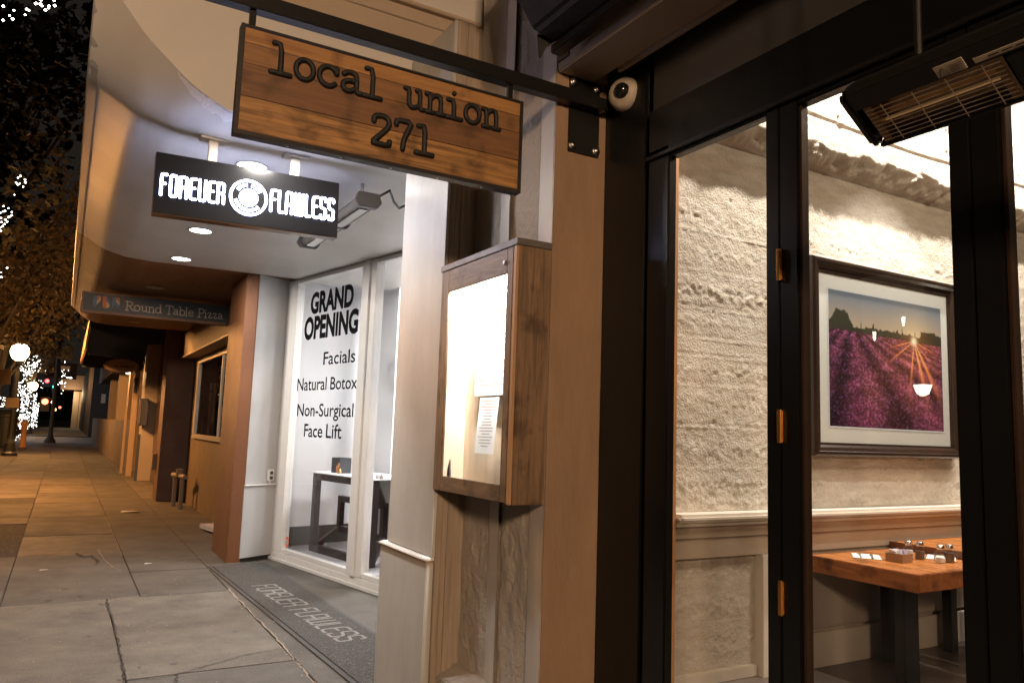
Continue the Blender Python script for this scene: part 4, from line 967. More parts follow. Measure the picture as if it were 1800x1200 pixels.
box('door_stile', BX-.016, BX-.001, 3.478, BY1-.003, BZ0+.006, BZ1-.022, woodBoxZ, mbx, .002)
box('door_rail', BX-.016, BX-.001, 2.8855, 3.4775, BZ0+.006, 1.272, woodBoxY, mbx, .002)
box('door_rail', BX-.016, BX-.001, 2.8855, 3.4775, 2.186, BZ1-.022, woodBoxY, mbx, .002)
box('edge_strip', BX-.014, BX-.001, BY0+.002, BY0+.026, BZ0, BZ1-.02, mat('pale_wood_edge', (.42,.25,.13), .5), mbx, .002)
box('glass_front', BX-.009, BX-.006, 2.88, 3.482, 1.268, 2.19, glass_w, mbx)
box('back_board', 1.775, 1.797, BY0+.023, BY1-.023, BZ0+.027, BZ1-.045, mat('pale_back_board', (.80,.66,.50), .6, bump=.002, bscale=20, var=.265, vscale=5, stretch=(1,4,.5)), mbx)
box('lock', BX-.024, BX-.0165, 2.893, 2.915, 2.225, 2.247, steel, mbx, .004)
box('overlit_lining', 1.66, 1.774, 3.534, 3.541, BZ0+.03, 2.25, mat('pale_back_board', (.8,.66,.5)), mbx)  # added pale board; the overlit look of the inner side is in its colour
paper = mat('menu_paper', (.82,.80,.77), .6)
def sheet(y0, y1, z0, z1, x, label, tilt=0, lines=None, heading=None):
    t_ = thing('menu_sheet', (x,(y0+y1)/2,z0), label, 'menu sheet', 'menu sheets in the wall case')
    mb = MB(); n = 8; vs = []
    for k in range(n+1):
        q = k/n; zz = z0+(z1-z0)*q; c = -.0012*math.sin(math.pi*q)-tilt*(1-q)
        vs += [(x+c,y1,zz),(x+c,y0,zz)]
    mb.add(vs, [(2*k, 2*k+1, 2*k+3, 2*k+2) for k in range(n)]).build('page', paper, t_, smooth=True, fix=False)
    if lines:
        lm = MB(); hm = MB(); w = y1-y0
        for k in range(lines):
            q = .93-.86*k/lines if lines < 30 else .5-.46*k/lines; zz = z0+(z1-z0)*q; c = -.0012*math.sin(math.pi*q)-tilt*(1-q); xx = x+c-.0012
            ww = w*random.uniform(.35,.8); yc = (y0+y1)/2
            (hm if heading and k < heading else lm).add([(xx,yc+ww/2,zz),(xx,yc-ww/2,zz),(xx,yc-ww/2,zz+.0035),(xx,yc+ww/2,zz+.0035)], [(0,1,2,3)])
        lm.build('print_lines', mat('grey_ink', (.30,.28,.28), .7), t_, fix=False)
        if heading: hm.build('red_heading', mat('orange_ink', (.75,.22,.08), .7), t_, fix=False)
    return t_
sheet(3.05,3.40,1.665,2.14,1.752,'largest menu sheet pinned high in the lit case',0,16)
sheet(3.11,3.30,1.392,1.655,1.735,'small receipt-like sheet with an orange heading hanging below the large one',.022,16,4)
sheet(2.93,3.12,1.262,2.10,1.762,'long menu sheet at the right side of the lit case',.0,30)
tag(MB().prism([(3.455,1.24),(3.50,1.24),(3.49,1.30),(3.468,1.352)], 1.665, 1.672, 'yz').build('arrowhead_stone', mat('grey_slate', (.16,.15,.16), .4, var=.4, vscale=30)), 'grey pointed stone leaning in the lower corner of the lit case', 'stone')
MB().box(1.70,1.76,2.9,3.46,2.255,2.268).build('light_strip', emat('case_strip', (1,.94,.86), 40), mbx)
lamp('case_lamp', 'AREA', (1.672,3.18,2.24), P_BOX*.48, (1,.95,.88), .03, mbx, rot=(0,math.radians(-14),0), shape='RECTANGLE', sy=.5)

# ================================================================== WOODEN HANGING SIGN AND ITS BRACKET
br = thing('sign_bracket', (1.95,2.78,2.77), 'black iron bar bracket bolted to the tan column', 'bracket')
box('bar', -.15, 2.035, 2.735, 2.789, 2.973, 3.033, black_m, br, .003)
box('plate', 1.866, 2.036, 2.790, 2.799, 2.766, 3.122, black_m, br, .002)
MB().prism([(2.036,2.973),(2.07,3.0),(2.07,3.02),(2.036,3.033)], 2.737, 2.787, 'xz').build('bar_end', black_m, br)
for x, z in ((1.885,3.095),(2.018,3.092),(1.886,2.795),(2.018,2.795)):
    MB().lathe((x,2.7895,z), [(.021,0),(.021,.003),(.015,.0035),(.013,.009),(.006,.013),(0,.0135)], 20, (0,-1,0)).build('bolt', steel, br, smooth=True)
ws = thing('wooden_sign', (1.01,2.76,2.91), 'rusty orange plank sign with raised black typewriter letters in a metal frame', 'sign')
SX0, SX1, SZ0, SZ1 = .427, 1.597, 2.503, 2.911
fm = MB().box(SX0,SX0+.014,2.742,2.79,SZ0,SZ1).box(SX1-.014,SX1,2.742,2.79,SZ0,SZ1).box(SX0+.014,SX1-.014,2.742,2.79,SZ0,SZ0+.016).box(SX0+.014,SX1-.014,2.742,2.79,SZ1-.010,SZ1)
fm.build('frame', frame_m, ws, bevel=.0015)
zs = [SZ0+.018, 2.646, 2.768, SZ1-.012]
for i, (a, b, m_) in enumerate(((zs[0],2.6455,woodA[3]),(2.6475,2.767,woodA[2]),(2.769,2.842,woodA[1]),(2.8435,zs[3],woodA[0]))):
    MB().box(SX0+.0145,SX1-.0145,2.747-(.0015 if i % 2 else 0),2.775,a,b).build('plank', m_, ws, bevel=.0012)
for x in (.465,1.537): box('hanger', x-.011,x+.011,2.752,2.774,SZ1+.0005,2.9725, black_m, ws, .002)
for k in range(5):
    MB().lathe((.62+k*.2,2.766,SZ0-.0005), [(.005,0),(.004,-.002),(0,-.0025)], 10).build('screw', steel, ws)
letm = mat('rough_black_letter', (.010,.010,.011), .6, bump=.003, bscale=90, var=.3, vscale=60)
for ch, x in zip('localunion', (.533,.620,.707,.797,.882,1.055,1.146,1.230,1.315,1.402)):
    sep_text(TY, ch, (x,2.7415,2.757), (1,0,0), (0,0,1), (0,-1,0), .076, 'letter', letm, ws, adv=1, r=.135, rf=.15, width=.090, smooth=1)
for ch, x in zip('271', (.925,1.015,1.104)):
    sep_text(TY, ch, (x,2.7415,2.580), (1,0,0), (0,0,1), (0,-1,0), .078, 'letter', letm, ws, adv=1, r=.145, rf=.15, width=.094, smooth=1)


# ================================================================== PATIO HEATER (right)
ph_ = thing('hanging_heater', (1.68,.7,2.3), 'long black infrared heater with wire grille hanging before the doors', 'heater')
HY1, HY0 = 1.11, -.62
MH = Matrix.Translation((1.503,0,2.307))@Matrix.Rotation(math.radians(34.7), 4, 'Y')      # local x across the heater, z up out of its back
WD = .180; GX0, GX1 = .060, .166
rim = MB()
rim.prism([(0,.02),(.012,0),(GX0,0),(GX0,.045),(.02,.075)], HY0, HY1, 'xz', MH)
rim.prism([(GX1,0),(WD-.004,0),(WD,.012),(WD-.010,.06),(GX1,.045)], HY0, HY1, 'xz', MH)
rim.prism([(.021,.055),(WD-.012,.055),(WD-.03,.095),(.05,.10)], HY0, HY1, 'xz', MH)
rim.build('housing', black_m, ph_, bevel=.003)
MB().prism([(.004,.015),(.02,-.002),(WD-.02,-.002),(WD-.002,.015),(WD-.025,.09),(.045,.098)], HY1, HY1+.022, 'xz', MH).build('end_cap', black_m, ph_, bevel=.008)
bronze2 = mat('bronze_reflector', (.42,.26,.14), .25, metal=.9, var=.3, vscale=20)
for (ya, yb2) in ((.80,1.095),(.44,.735),(-.10,.20)):
    box('reflector', GX0+.001, GX1-.001, ya-.02, yb2, .040, .045, bronze2, ph_, 0, MH)
    box('reflector_end', GX0+.001, GX1-.001, yb2-.022, yb2-.002, .004, .039, bronze2, ph_, 0, MH)
    box('reflector_end', GX0+.001, GX1-.001, ya-.018, ya+.006, .004, .039, bronze2, ph_, 0, MH)
    MB().cyl(MH@Vector((.118,ya,.024)),MH@Vector((.118,yb2-.02,.024)),.0038).build('element', mat('quartz_tube', (.85,.55,.3), .15, emis=(1,.55,.2), estr=.12), ph_)
    gr = MB()
    for k in range(9):
        x = GX0+.008+k*(GX1-GX0-.016)/8; gr.cyl(MH@Vector((x,ya-.012,-.001)),MH@Vector((x,yb2-.006,-.001)),.0013,n=6)
    for y in np.linspace(ya+.02, yb2-.05, 4): gr.cyl(MH@Vector((GX0,y,-.004)),MH@Vector((GX1,y,-.004)),.0012,n=6)
    gr.build('grille', mat('grille_wire', (.45,.38,.3), .3, metal=.8), ph_)
for ya, yb2 in ((.738,.776),(.203,.418)): box('bridge_plate', GX0+.001, GX1-.001, ya, yb2, -.003, .03, black_m, ph_, .003, MH)
lb = mat('label_film', (.42,.36,.28), .5)
MB().prism([(WD+.0005,.012),(WD-.0095,.06),(WD-.0085,.0602),(WD+.0015,.0125)], HY0+.05, 1.0, 'xz', MH).build('side_strip', mat('side_strip_metal', (.12,.10,.085), .4), ph_)
box('label_strip', GX0-.020, GX0-.008, HY0+.1, .828, -.0025, -.0005, lb, ph_, 0, MH)
box('warning_label', GX0-.034, GX0-.006, .845, .905, -.0028, -.0006, lb, ph_, 0, MH)
tri = MB(); R3 = MH.to_3x3(); UH = np.array(R3@Vector((0,-1,0))); VH = np.array(R3@Vector((-1,0,0))); NH = np.array(R3@Vector((0,0,-1)))
O3 = np.array(MH@Vector((GX0-.009,.900,-.0036)))
stroke(tri, [(0,0),(.020,0),(.010,.019),(0,0)], .0009, .0004, O3, UH, VH, NH)
for k in range(4): stroke(tri, [(.026,.002+k*.005),(.050,.002+k*.005)], .0006, .0003, O3, UH, VH, NH)
tri.build('warning_marks', black_t, ph_)
tri2 = MB(); O4 = np.array(MH@Vector((GX0-.014,.80,-.0032)))
for k in range(26): stroke(tri2, [(k*.026,0),(k*.026+.019,0)], .0012, .0003, O4, UH, VH, NH)
tri2.build('printed_text', black_t, ph_)
HZ = 2.30
for y in (1.0,-.4): MB().cyl((1.63,y,2.32),(1.63,y,3.72),.009).build('hanging_rod', black_m, ph_)

# ================================================================== AWNING remains above the beam
aw = thing('folded_awning', (1.7,2.0,3.2), 'folded black canvas awning with a pointed flap above the beam', 'awning')
canv = mat('black_canvas', (.022,.020,.019), .75, bump=.004, bscale=30, var=.4, vscale=8)
MB().prism([(1.44,3.45),(1.52,3.31),(1.60,3.205),(1.70,3.19),(1.79,3.21),(1.79,3.7),(1.40,3.8)], -2.5, 2.70, 'xz').build('roll', canv, aw, bevel=.02)
MB().add([(1.635,2.705,3.215),(1.648,2.70,3.105),(1.68,2.702,3.165),(1.735,2.705,3.215),(1.635,2.715,3.215),(1.648,2.712,3.108),(1.68,2.714,3.167),(1.735,2.715,3.217)], [(0,1,2,3),(7,6,5,4),(0,4,5,1),(1,5,6,2),(2,6,7,3),(0,3,7,4)]).build('flap', canv, aw)
box('arm', 1.70, 1.76, 1.2, 2.705, 3.14, 3.185, black_m, aw, .006)
MB().cyl((1.60,2.72,3.30),(1.66,2.60,3.24),.022).build('knuckle', black_m, aw); box('wall_bracket', 1.795, 1.85, 2.70, 2.79, 3.16, 3.30, black_m, aw, .004)
box('porch_roof', 1.3, 2.3, -4, 2.9, 3.72, 3.8, black_m, aw)

# ================================================================== BUILDINGS FURTHER ALONG THE WALK
far = thing('awning_shop_building', (2.2,18,0), 'shop with a deep black awning over its tall pale pilaster', 'shop building')
blk = mat('black_awning_cloth', (.016,.015,.014), .8); tanc = mat('tan_canvas', (.36,.20,.09), .7)
gcol = mat('pale_pilaster', (.32,.27,.21), .6, bump=.002, bscale=20, var=.15, vscale=2)
MB().prism([(.30,2.66),(1.28,2.60),(1.30,2.93),(1.60,2.96),(1.60,3.36),(.30,3.36)], 16.45, 16.5, 'xz').build('awning_end', blk, far)
MB().prism([(.24,2.78),(.275,2.76),(.31,3.38),(.28,3.40)], 16.5, 21.5, 'xz').build('awning_valance', tanc, far)
MB().prism([(.28,3.36),(.28,3.41),(1.62,4.0),(1.62,3.95)], 16.45, 21.5, 'xz').build('awning_top', blk, far)
box('awning_end', .30, 1.62, 21.46, 21.5, 2.70, 3.8, blk, far); box('soffit_strip', .8, 1.0, 19.0, 19.05, 3.0, 3.02, steel, far)
box('pilaster', 1.67, 2.3, 20.80, 21.4, 0, 3.36, gcol, far, .01)
box('facade', 1.95, 2.2, 16.33, 20.79, 0, 6.0, mat('dark_shopfront', (.035,.025,.02), .3), far)
box('upper_facade', 1.65, 2.3, 16.33, 51, 3.4, 8.0, mat('dark_upper_facade', (.06,.045,.035), .8, var=.3, vscale=1), far)
box('slate_panel', 1.60, 1.668, 20.82, 20.9, .0, 1.12, mat('slate_blue', (.045,.05,.06), .5), far)
box('side_board', 1.52, 1.66, 22.4, 22.5, 0, 2.9, mat('cream_board', (.30,.22,.14), .5), far, .01)
box('side_board', 1.45, 1.515, 23.5, 23.6, 0, 1.8, MATS['cream_board'], far, .01)
mn = thing('menu_board', (1.62,20.6,1.33), 'dark glass notice case on the pale pilaster', 'notice case')
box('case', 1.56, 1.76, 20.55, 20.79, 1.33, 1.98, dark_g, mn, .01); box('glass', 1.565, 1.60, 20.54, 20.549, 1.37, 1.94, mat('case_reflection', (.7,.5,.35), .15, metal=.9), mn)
wsn = thing('wall_sign', (1.60,22.3,2.2), 'small dark plate on the cream side board', 'sign'); box('plate', 1.53,1.60,22.36,22.39,2.15,2.55, dark_g, wsn, .01)
ovs = thing('oval_sign', (1.02,19,2.46), 'oval cream projecting sign with dark lettering under the black awning', 'sign')
MB().prism([(1.02+.36*math.cos(a), 2.64+.155*math.sin(a)) for a in np.linspace(0, 2*math.pi, 33)[:-1]], 19.0, 19.05, 'xz').build('plate', mat('oval_rim', (.28,.16,.08), .4), ovs, bevel=.01)
MB().prism([(1.02+.335*math.cos(a), 2.64+.135*math.sin(a)) for a in np.linspace(0, 2*math.pi, 33)[:-1]], 18.985, 18.999, 'xz').build('face', mat('oval_face', (.40,.30,.20), .5), ovs)
font_text('HUMMUS', (.87,18.983,2.60), (1,0,0), (0,0,1), (0,-1,0), .38, .055, 'lettering', MATS['dark_brown_column'], ovs, bold=.02, depth=.0)
font_text('TOASTY', (.90,18.983,2.69), (1,0,0), (0,0,1), (0,-1,0), .30, .04, 'lettering', MATS['dark_brown_column'], ovs, bold=.01, depth=.0)
for x in (.85,1.2): MB().cyl((x,19.02,2.76),(x,19.02,3.3),.012).build('hanger', black_m, ovs)

alc = thing('cafe_building', (2.3,36,0), 'cafe front with a low curved parapet and lit cream pilasters', 'cafe building')
lw = mat('parapet_tan', (.19,.135,.085), .7, var=.265, vscale=1)
MB().prism([(1.50,51.0),(1.55,40),(1.62,30),(1.74,24.6),(1.95,24.2),(1.95,51)], .0, 1.42, 'xy').build('low_parapet', lw, alc)
box('parapet_cap', 1.70, 2.2, 26.0, 29.0, .95, 1.0, dark_g, alc)
for i, (y, x) in enumerate([(28.5,2.25),(33,2.1),(38,2.0),(44,1.95)]):
    box('pilaster', x, x+.5, y, y+.7, 1.421 if False else 0, 3.4, MATS['cream_board'], alc, .02)
box('window_wall', 2.75, 2.85, 24.2, 50.9, 0, 3.4, mat('amber_wall', (.25,.16,.09), .6, var=.3, vscale=1.5), alc)
lamp('porch_lamp', 'POINT', (1.75,33.5,3.1), 34, (1,.62,.28), .08, alc)
MB().lathe((1.9,31.2,3.15), [(.0,-.08),(.07,-.05),(.08,0),(.0,.05)], 12).build('porch_light', emat('porch_glow', (1,.7,.4), 6), alc)
lamp('porch_lamp', 'POINT', (1.85,27.0,3.0), 22, (1,.62,.28), .08, alc)
tag(box('corner_building', 1.78, 12, 68.5, 110, -.1, 6.2, mat('near_black_wall', (.035,.03,.026), .7), None), 'dark corner building across the side street with a posted white notice', 'corner building')
tag(box('posted_notice', 2.45, 2.75, 68.45, 68.49, 2.6, 3.3, nm, None), 'white notice posted on the dark corner building', 'notice')
nb = thing('arcade_building', (1.5,112,0), 'far arcaded shop block with pale lit columns', 'far building')
for i, (x, y) in enumerate([(.9,112),(1.6,112),(1.0,124)]): box('column', x, x+.65, y, y+.8, -.1, 4.6, MATS['cream_board'], nb)
box('upper_storey', -.6, 14, 111.5, 140, 4.8, 6.6, mat('far_marquee', (.13,.08,.05), .7), nb)
box('marquee', -2.2, .9, 100, 101, 5.6, 7.4, mat('far_marquee', (.13,.08,.05), .7), nb); box('wall', 2.6, 14, 113, 140, -.1, 4.79, MATS['near_black_wall'], nb)
lamp('arcade_lamp', 'POINT', (.6,110,4.2), 420, (1,.72,.42), .2, nb); lamp('arcade_lamp', 'POINT', (-.9,82,4.6), 300, (1,.45,.16), .2, nb)
tag(box('side_walk_far', -2.3, 1.78, 67, 300, -.14, 0.0, concrete_b), kind='structure')
tag(box('cross_street', -14, 60, 50.3, 66.7, -.148, -.06, mat('bluish_lit_asphalt', (.09,.10,.12), .6, var=.26)), kind='structure')  # bluish street light on the crossing is put into the asphalt colour
lamp('crossing_lamp', 'POINT', (-6,58,7.5), 800, (.62,.78,1.0), .2, nb)
for i, (x0, x1, y0, y1, h) in enumerate([(-30,-17,-20,30,9),(-32,-17,32,70,12),(-30,-18,74,120,10),(-28,-17,124,200,14),(-10,10,330,340,12)]):
    b = thing('street_building', ((x0+x1)/2,(y0+y1)/2,0), ['dark two storey building across the road at the near end', 'tall dark building across the road in mid distance', 'dark block across the road past the crossing', 'tall far dark building across the road', 'dark building closing the far end of the street'][i], 'building')
    box('wall', x0, x1, y0, y1, -.1, h, MATS['near_black_wall'], b)
    fx = x1+.01
    for k in range(int((y1-y0)/4)):
        for zz in (1.0, 4.6):
            if i < 4: MB().box(fx, fx+.05, y0+1+k*4, y0+3+k*4, zz, zz+2.0).build('window', emat('dim_window', (1,.7,.4), .25) if (k*7+int(zz)) % 5 == 0 else dark_g, b)

# ================================================================== STREET LAMPS
postm = mat('lamp_post_paint', (.02,.022,.02), .5)
def street_lamp(x, y, label, power=1500, col=(1,.52,.20), group='globe street lamps along the kerb'):
    t_ = thing('street_lamp', (x,y,0), label, 'street lamp', group)
    MB().lathe((x,y,0), [(.26,0),(.26,.10),(.20,.16),(.17,.45),(.11,.60),(.085,.75),(.075,1.0),(.06,3.25),(.09,3.30),(.11,3.40),(.12,3.45)], 16).build('post', postm, t_, smooth=False)
    MB().lathe((x,y,3.46), [(.11,0),(.20,.06),(.28,.19),(.30,.33),(.27,.47),(.19,.56),(.10,.60),(0,.61)], 24).build('globe', emat('sodium_globe', (1,.60,.26), 38), t_, smooth=True)
    MB().lathe((x,y,4.05), [(.12,0),(.11,.05),(.05,.09),(.05,.14),(.02,.2),(0,.26)], 16).build('cap', postm, t_, smooth=True)
    lamp('lamp_light', 'POINT', (x,y,3.8), power, col, .38, t_).data.use_shadow = True
    t_.children[1].visible_shadow = True
    return t_
street_lamp(-1.58,33.4,'globe street lamp glowing orange beside the walk, nearest in view', 3200, (1,.47,.15))
street_lamp(-2.10,18.3,'globe street lamp beside the orange lit slabs, just left of view', 7500, (1,.42,.115))
street_lamp(-2.05,-5.2,'globe street lamp on the kerb behind the viewpoint', 5200, (1,.66,.41))
street_lamp(-2.25,72,'small distant orange globe lamp past the crossing', 200)
# lamp light escapes through its glowing globe: globes do not block it
for o in bpy.data.objects:
    if o.name.startswith('globe'): pass

# traffic pole with signs and signals
tp = thing('signal_pole', (-.42,50.0,0), 'tall dark signal pole with square signs beside the crossing', 'traffic pole')
MB().lathe((-.52,49.6,0), [(.30,0),(.26,.15),(.14,.35),(.11,.6),(.10,6.6),(.06,6.9)], 12).build('pole', postm, tp)
box('square_sign', -.40, .15, 49.5, 49.53, 4.60, 5.35, mat('tan_sign', (.36,.26,.14), .6), tp, .01); box('back_sign', -1.5, -.75, 49.5, 49.53, 4.5, 5.4, mat('dull_sign', (.10,.07,.04), .6), tp, .01)
box('street_sign', -.35, .1, 49.5, 49.53, 4.05, 4.25, sill_w, tp)
MB().cyl((-.5,49.6,4.3),(-1.2,49.6,4.3),.04).build('arm', postm, tp)
sigs = [((-.95,50.2,2.25),(1,.12,.05),.16,'red pedestrian signal on the near pole'),((-1.25,66,4.0),(1,.05,.05),.13,'red traffic light high beyond the crossing'),((-.75,66,3.6),(.05,1,.45),.12,'green traffic light beyond the crossing')]
for p_, c_, r_, l_ in sigs:
    s_ = thing('traffic_signal', p_, l_, 'traffic signal'); x, y, z = p_
    box('housing', x-r_*1.5, x+r_*1.5, y+.02, y+.3, z-r_*3.4, z+r_*1.6, postm, s_, .02)
    MB().lathe((x,y+.01,z), [(r_,0),(r_*.8,.04),(0,.06)], 16, (0,-1,0)).build('lens', emat('sig_%.2f%.2f' % (c_[0], c_[1]), c_, 9), s_)
def dot(x, y, z, r, c, s, name, label, cat):
    t_ = MB().lathe((x,y,z), [(0,-r),(r*.8,-r*.6),(r,0),(r*.8,r*.6),(0,r)], 10); o = t_.build(name, emat('dot_%s_%g' % (''.join('%d' % (v*9) for v in c), s), c, s), smooth=True); return tag(o, label, cat)
dot(-.95,85,2.75,.16,(1,.95,1),16,'shop_light','bright white light cluster at the far crossing','light')
dot(-.75,85,2.05,.14,(1,.35,.12),10,'tail_light','orange red light under the far white light','light')
dot(-.5,120,2.6,.16,(1,.1,.05),7,'tail_light','small red light deep down the street','light')
dot(-2.15,70,3.55,.22,(1,.6,.25),16,'distant_lamp','small orange lamp between the far trees','light')
dot(-2.95,70,1.35,.17,(1,.65,.3),12,'distant_lamp','low orange lamp between the far tree trunks','light')
for (x, y, z, l) in ((-2.55,60,8.4,'upper bright blue white road light among the leaves'),(-2.4,60,6.9,'lower bright blue white road light among the leaves'),(.2,95,5.6,'slanting white road light over the far crossing')):
    t_ = thing('road_light', (x,y,z), l, 'road light'); box('head', x-.28,x+.28,y-.1,y+.6,z,z+.1, postm, t_, .02); box('lens', x-.24,x+.24,y-.09,y+.5,z-.05,z-.002, emat('cool_lens', (.93,.93,1), 22), t_, .02)
    MB().tube([(x-.2,y+.3,z+.06),(x-1.5,y+.3,z+.2),(x-4,y+.3,z-.3),(x-4.2,y+.3,-.1)], .06, 8).build('arm', postm, t_)
# litter bin, bollard, posted signs near the lamp
bn = thing('litter_bin', (-2.0,42,0), 'dark street litter bin behind the globe lamp', 'litter bin')
MB().lathe((-2.25,42,0), [(.42,0),(.45,.05),(.48,1.35),(.52,1.38),(.52,1.48),(.36,1.7),(.0,1.75)], 20).build('body', postm, bn)
bo = thing('bollard', (-1.52,42,0), 'orange lit bollard standing right of the litter bin', 'bollard')
MB().lathe((-1.5,42,0), [(.17,0),(.17,.06),(.12,.1),(.12,.95),(.15,1.0),(.15,1.1),(.08,1.2),(0,1.22)], 14).build('body', mat('orange_lit_bollard', (.50,.24,.09), .6), bo, smooth=True)  # orange lamplight is put into the bollard's colour
pmk = mat('paper_sign', (.42,.32,.2), .6)
tag(box('parking_sign', -1.85,-1.42,33.1,33.12,1.72,2.08,pmk,None,.004), 'small pale sign fixed low on the globe lamp post', 'sign')
tag(box('parking_sign', -2.6,-1.75,33.1,33.12,2.55,3.1,mat('brown_sign',(.2,.13,.07),.6),None,.004), 'large brown sign fixed high on the globe lamp post', 'sign')

# ================================================================== PARKED CARS
def car(x, y, paint, label, scale=1.0):
    t_ = thing('parked_car', (x,y,-.13), label, 'car', 'cars parked along the kerb'); w = .88; z = -.13
    side = [(-2.2,.35),(-2.25,.75),(-2.05,.95),(-1.3,1.02),(-.75,1.42),(.55,1.45),(1.25,1.05),(2.0,.92),(2.2,.7),(2.2,.35)]
    MB().prism([(y+a, z+b) for a, b in side], x-w, x+w, 'yz').build('body', paint, t_, bevel=.06, smooth=False)
    for sx in (-1, 1):
        MB().prism([(y-.95,z+1.03),(y-.62,z+1.36),(y-.05,z+1.38),(y-.05,z+1.03)], x+sx*(w+.004)-.003, x+sx*(w+.004)+.003, 'yz').build('window', dark_g, t_)
        MB().prism([(y+.0,z+1.03),(y+.0,z+1.38),(y+.5,z+1.38),(y+1.0,z+1.05)], x+sx*(w+.004)-.003, x+sx*(w+.004)+.003, 'yz').build('window', dark_g, t_)
        for yy in (-1.4, 1.35):
            o = MB().cyl((x+sx*w-.12*sx,y+yy,z+.33),(x+sx*w+.03*sx,y+yy,z+.33),.33,n=20).build('wheel', mat('tyre_rubber', (.02,.02,.02), .8), t_)
            MB().cyl((x+sx*w+.031*sx,y+yy,z+.33),(x+sx*w+.04*sx,y+yy,z+.33),.2,n=14).build('rim', steel, o)
        MB().box(x+sx*.72-.14, x+sx*.72+.14, y-2.275, y-2.235, z+.68, z+.82).build('tail_light', mat('red_lens', (.4,.02,.02), .2), t_)
    MB().add([(x-.7,y-1.27,z+1.035),(x+.7,y-1.27,z+1.035),(x+.62,y-.79,z+1.40),(x-.62,y-.79,z+1.40)], [(0,1,2,3)]).build('rear_window', dark_g, t_)
    return t_
paints = [mat('black_car_paint', (.015,.015,.018), .2, coat=.6), mat('dark_blue_car_paint', (.02,.03,.05), .2, coat=.6), mat('maroon_car_paint', (.06,.015,.015), .2, coat=.6)]
for i, (y, l) in enumerate([(41,'black parked car nearest beyond the globe lamp'),(46.8,'dark parked car just before the crossing'),(72,'dark blue parked car just past the crossing'),(78.5,'maroon parked car further past the crossing'),(85,'dark parked car farthest down the kerb'),(20,'black car parked left of the orange lit slabs'),(8,'dark blue car parked beside the near walk')]):
    car(-3.55, y, paints[i % 3], l)

# ================================================================== TREES AND STRING LIGHTS
bark = mat('plane_tree_bark', (.06,.05,.04), .9, bump=.01, bscale=20, var=.5, vscale=6)
leafm = mat('unlit_leaves', (.0035,.004,.003), .9, var=.5, vscale=2.0, col2=(.0015,.0018,.0013), spec=.05)  # leaves left in the dark: night shade put into the near-black colour
leaff = mat('lamplit_leaves', (.020,.013,.006), .9, var=.6, vscale=1.2, col2=(.012,.012,.008))  # brighter copy for the far trees: orange lamplight put into the colour
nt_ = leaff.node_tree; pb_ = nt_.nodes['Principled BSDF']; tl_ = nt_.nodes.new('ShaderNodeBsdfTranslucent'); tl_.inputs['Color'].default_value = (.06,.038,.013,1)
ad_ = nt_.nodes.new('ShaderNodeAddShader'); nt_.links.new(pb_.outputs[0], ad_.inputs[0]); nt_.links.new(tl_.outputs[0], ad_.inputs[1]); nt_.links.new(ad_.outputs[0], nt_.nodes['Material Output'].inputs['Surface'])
def leafshape(r):
    pts = []
    for k in range(10):
        a = math.pi/2+2*math.pi*k/10; q = r*(random.uniform(.8,1.1) if k % 2 == 0 else random.uniform(.6,.72)); 
        if k == 5: q = r*.35
        pts.append((q*math.cos(a), q*math.sin(a), random.uniform(-.12,.12)*r))
    return pts
def tree(x, y, h, crown, nleaf, lr, label, tr=.16, limbs=9, big=False, group='plane trees along the kerb', seed=1):
    random.seed(seed); t_ = thing('street_tree', (x,y,-.05), label, 'tree', group); cx, cy, cz, rx, ry, rz = crown
    tips = []; mb = MB(); mb.tube([(x,y,-.05),(x+.03,y,h*.3),(x-.05,y+.03,h*.6),(cx*.3+x*.7,cy*.3+y*.7,h)], [tr*1.3,tr,tr*.85,tr*.6], 10)
    for i in range(limbs):
        a = random.uniform(0,6.28); e = random.uniform(-.5,.9); q = random.uniform(.55,.95)
        p = Vector((cx+rx*q*math.cos(a), cy+ry*q*math.sin(a), cz+rz*e)); s = Vector((x,y,h*random.uniform(.55,1)))
        mid = s.lerp(p, .5)+Vector((random.uniform(-.2,.2),random.uniform(-.2,.2),random.uniform(0,.4)))
        mb.tube([s,mid,p], [tr*.45,tr*.25,tr*.08], 6); tips.append((s,mid,p))
        for k in range(4):
            b = mid.lerp(p, random.random()); c = b+Vector((random.uniform(-1,1)*rx*.35,random.uniform(-1,1)*ry*.35,random.uniform(-.8,.5)*rz*.4)); mb.tube([b,b.lerp(c,.5)+Vector((0,0,.08)),c], [tr*.12,tr*.08,tr*.03], 5); tips.append((b,b.lerp(c,.5),c))
    mb.build('trunk', bark, t_, smooth=True)
    vs = []; fs = []
    for i in range(nleaf):
        if i % 4: s, mm, p = random.choice(tips); c = (mm.lerp(p, random.random()))+Vector([random.gauss(0,.22*min(rx,2)) for _ in range(3)])
        else:
            u = Vector([random.gauss(0,1) for _ in range(3)]).normalized()*random.uniform(.5,1)**.5; c = Vector((cx+u.x*rx,cy+u.y*ry,cz+u.z*rz))
        if c.x > -.16-.02*abs(c.y) and c.z < 4.5 and 3 < c.y < 16: c.x = -.16-random.random()*.8
        if c.z < cz-rz: c.z = cz-rz+random.random()*.4
        R = Euler((random.uniform(-1.2,1.2),random.uniform(-1.2,1.2),random.uniform(0,6.28))).to_matrix(); r = lr*random.uniform(.6,1.25); k = len(vs)
        L_ = leafshape(r) if big else [(-r,0,0),(0,-r*.7,.1*r),(r,0,0),(0,r*.8,.1*r)]
        for q in L_: w = c+R@Vector(q); vs.append((w.x,w.y,w.z))
        fs.append(tuple(range(k, k+len(L_))))
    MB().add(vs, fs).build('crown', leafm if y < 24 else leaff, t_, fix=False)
    return t_
bulb = emat('warm_white_bulb', (1,.93,.85), 13)
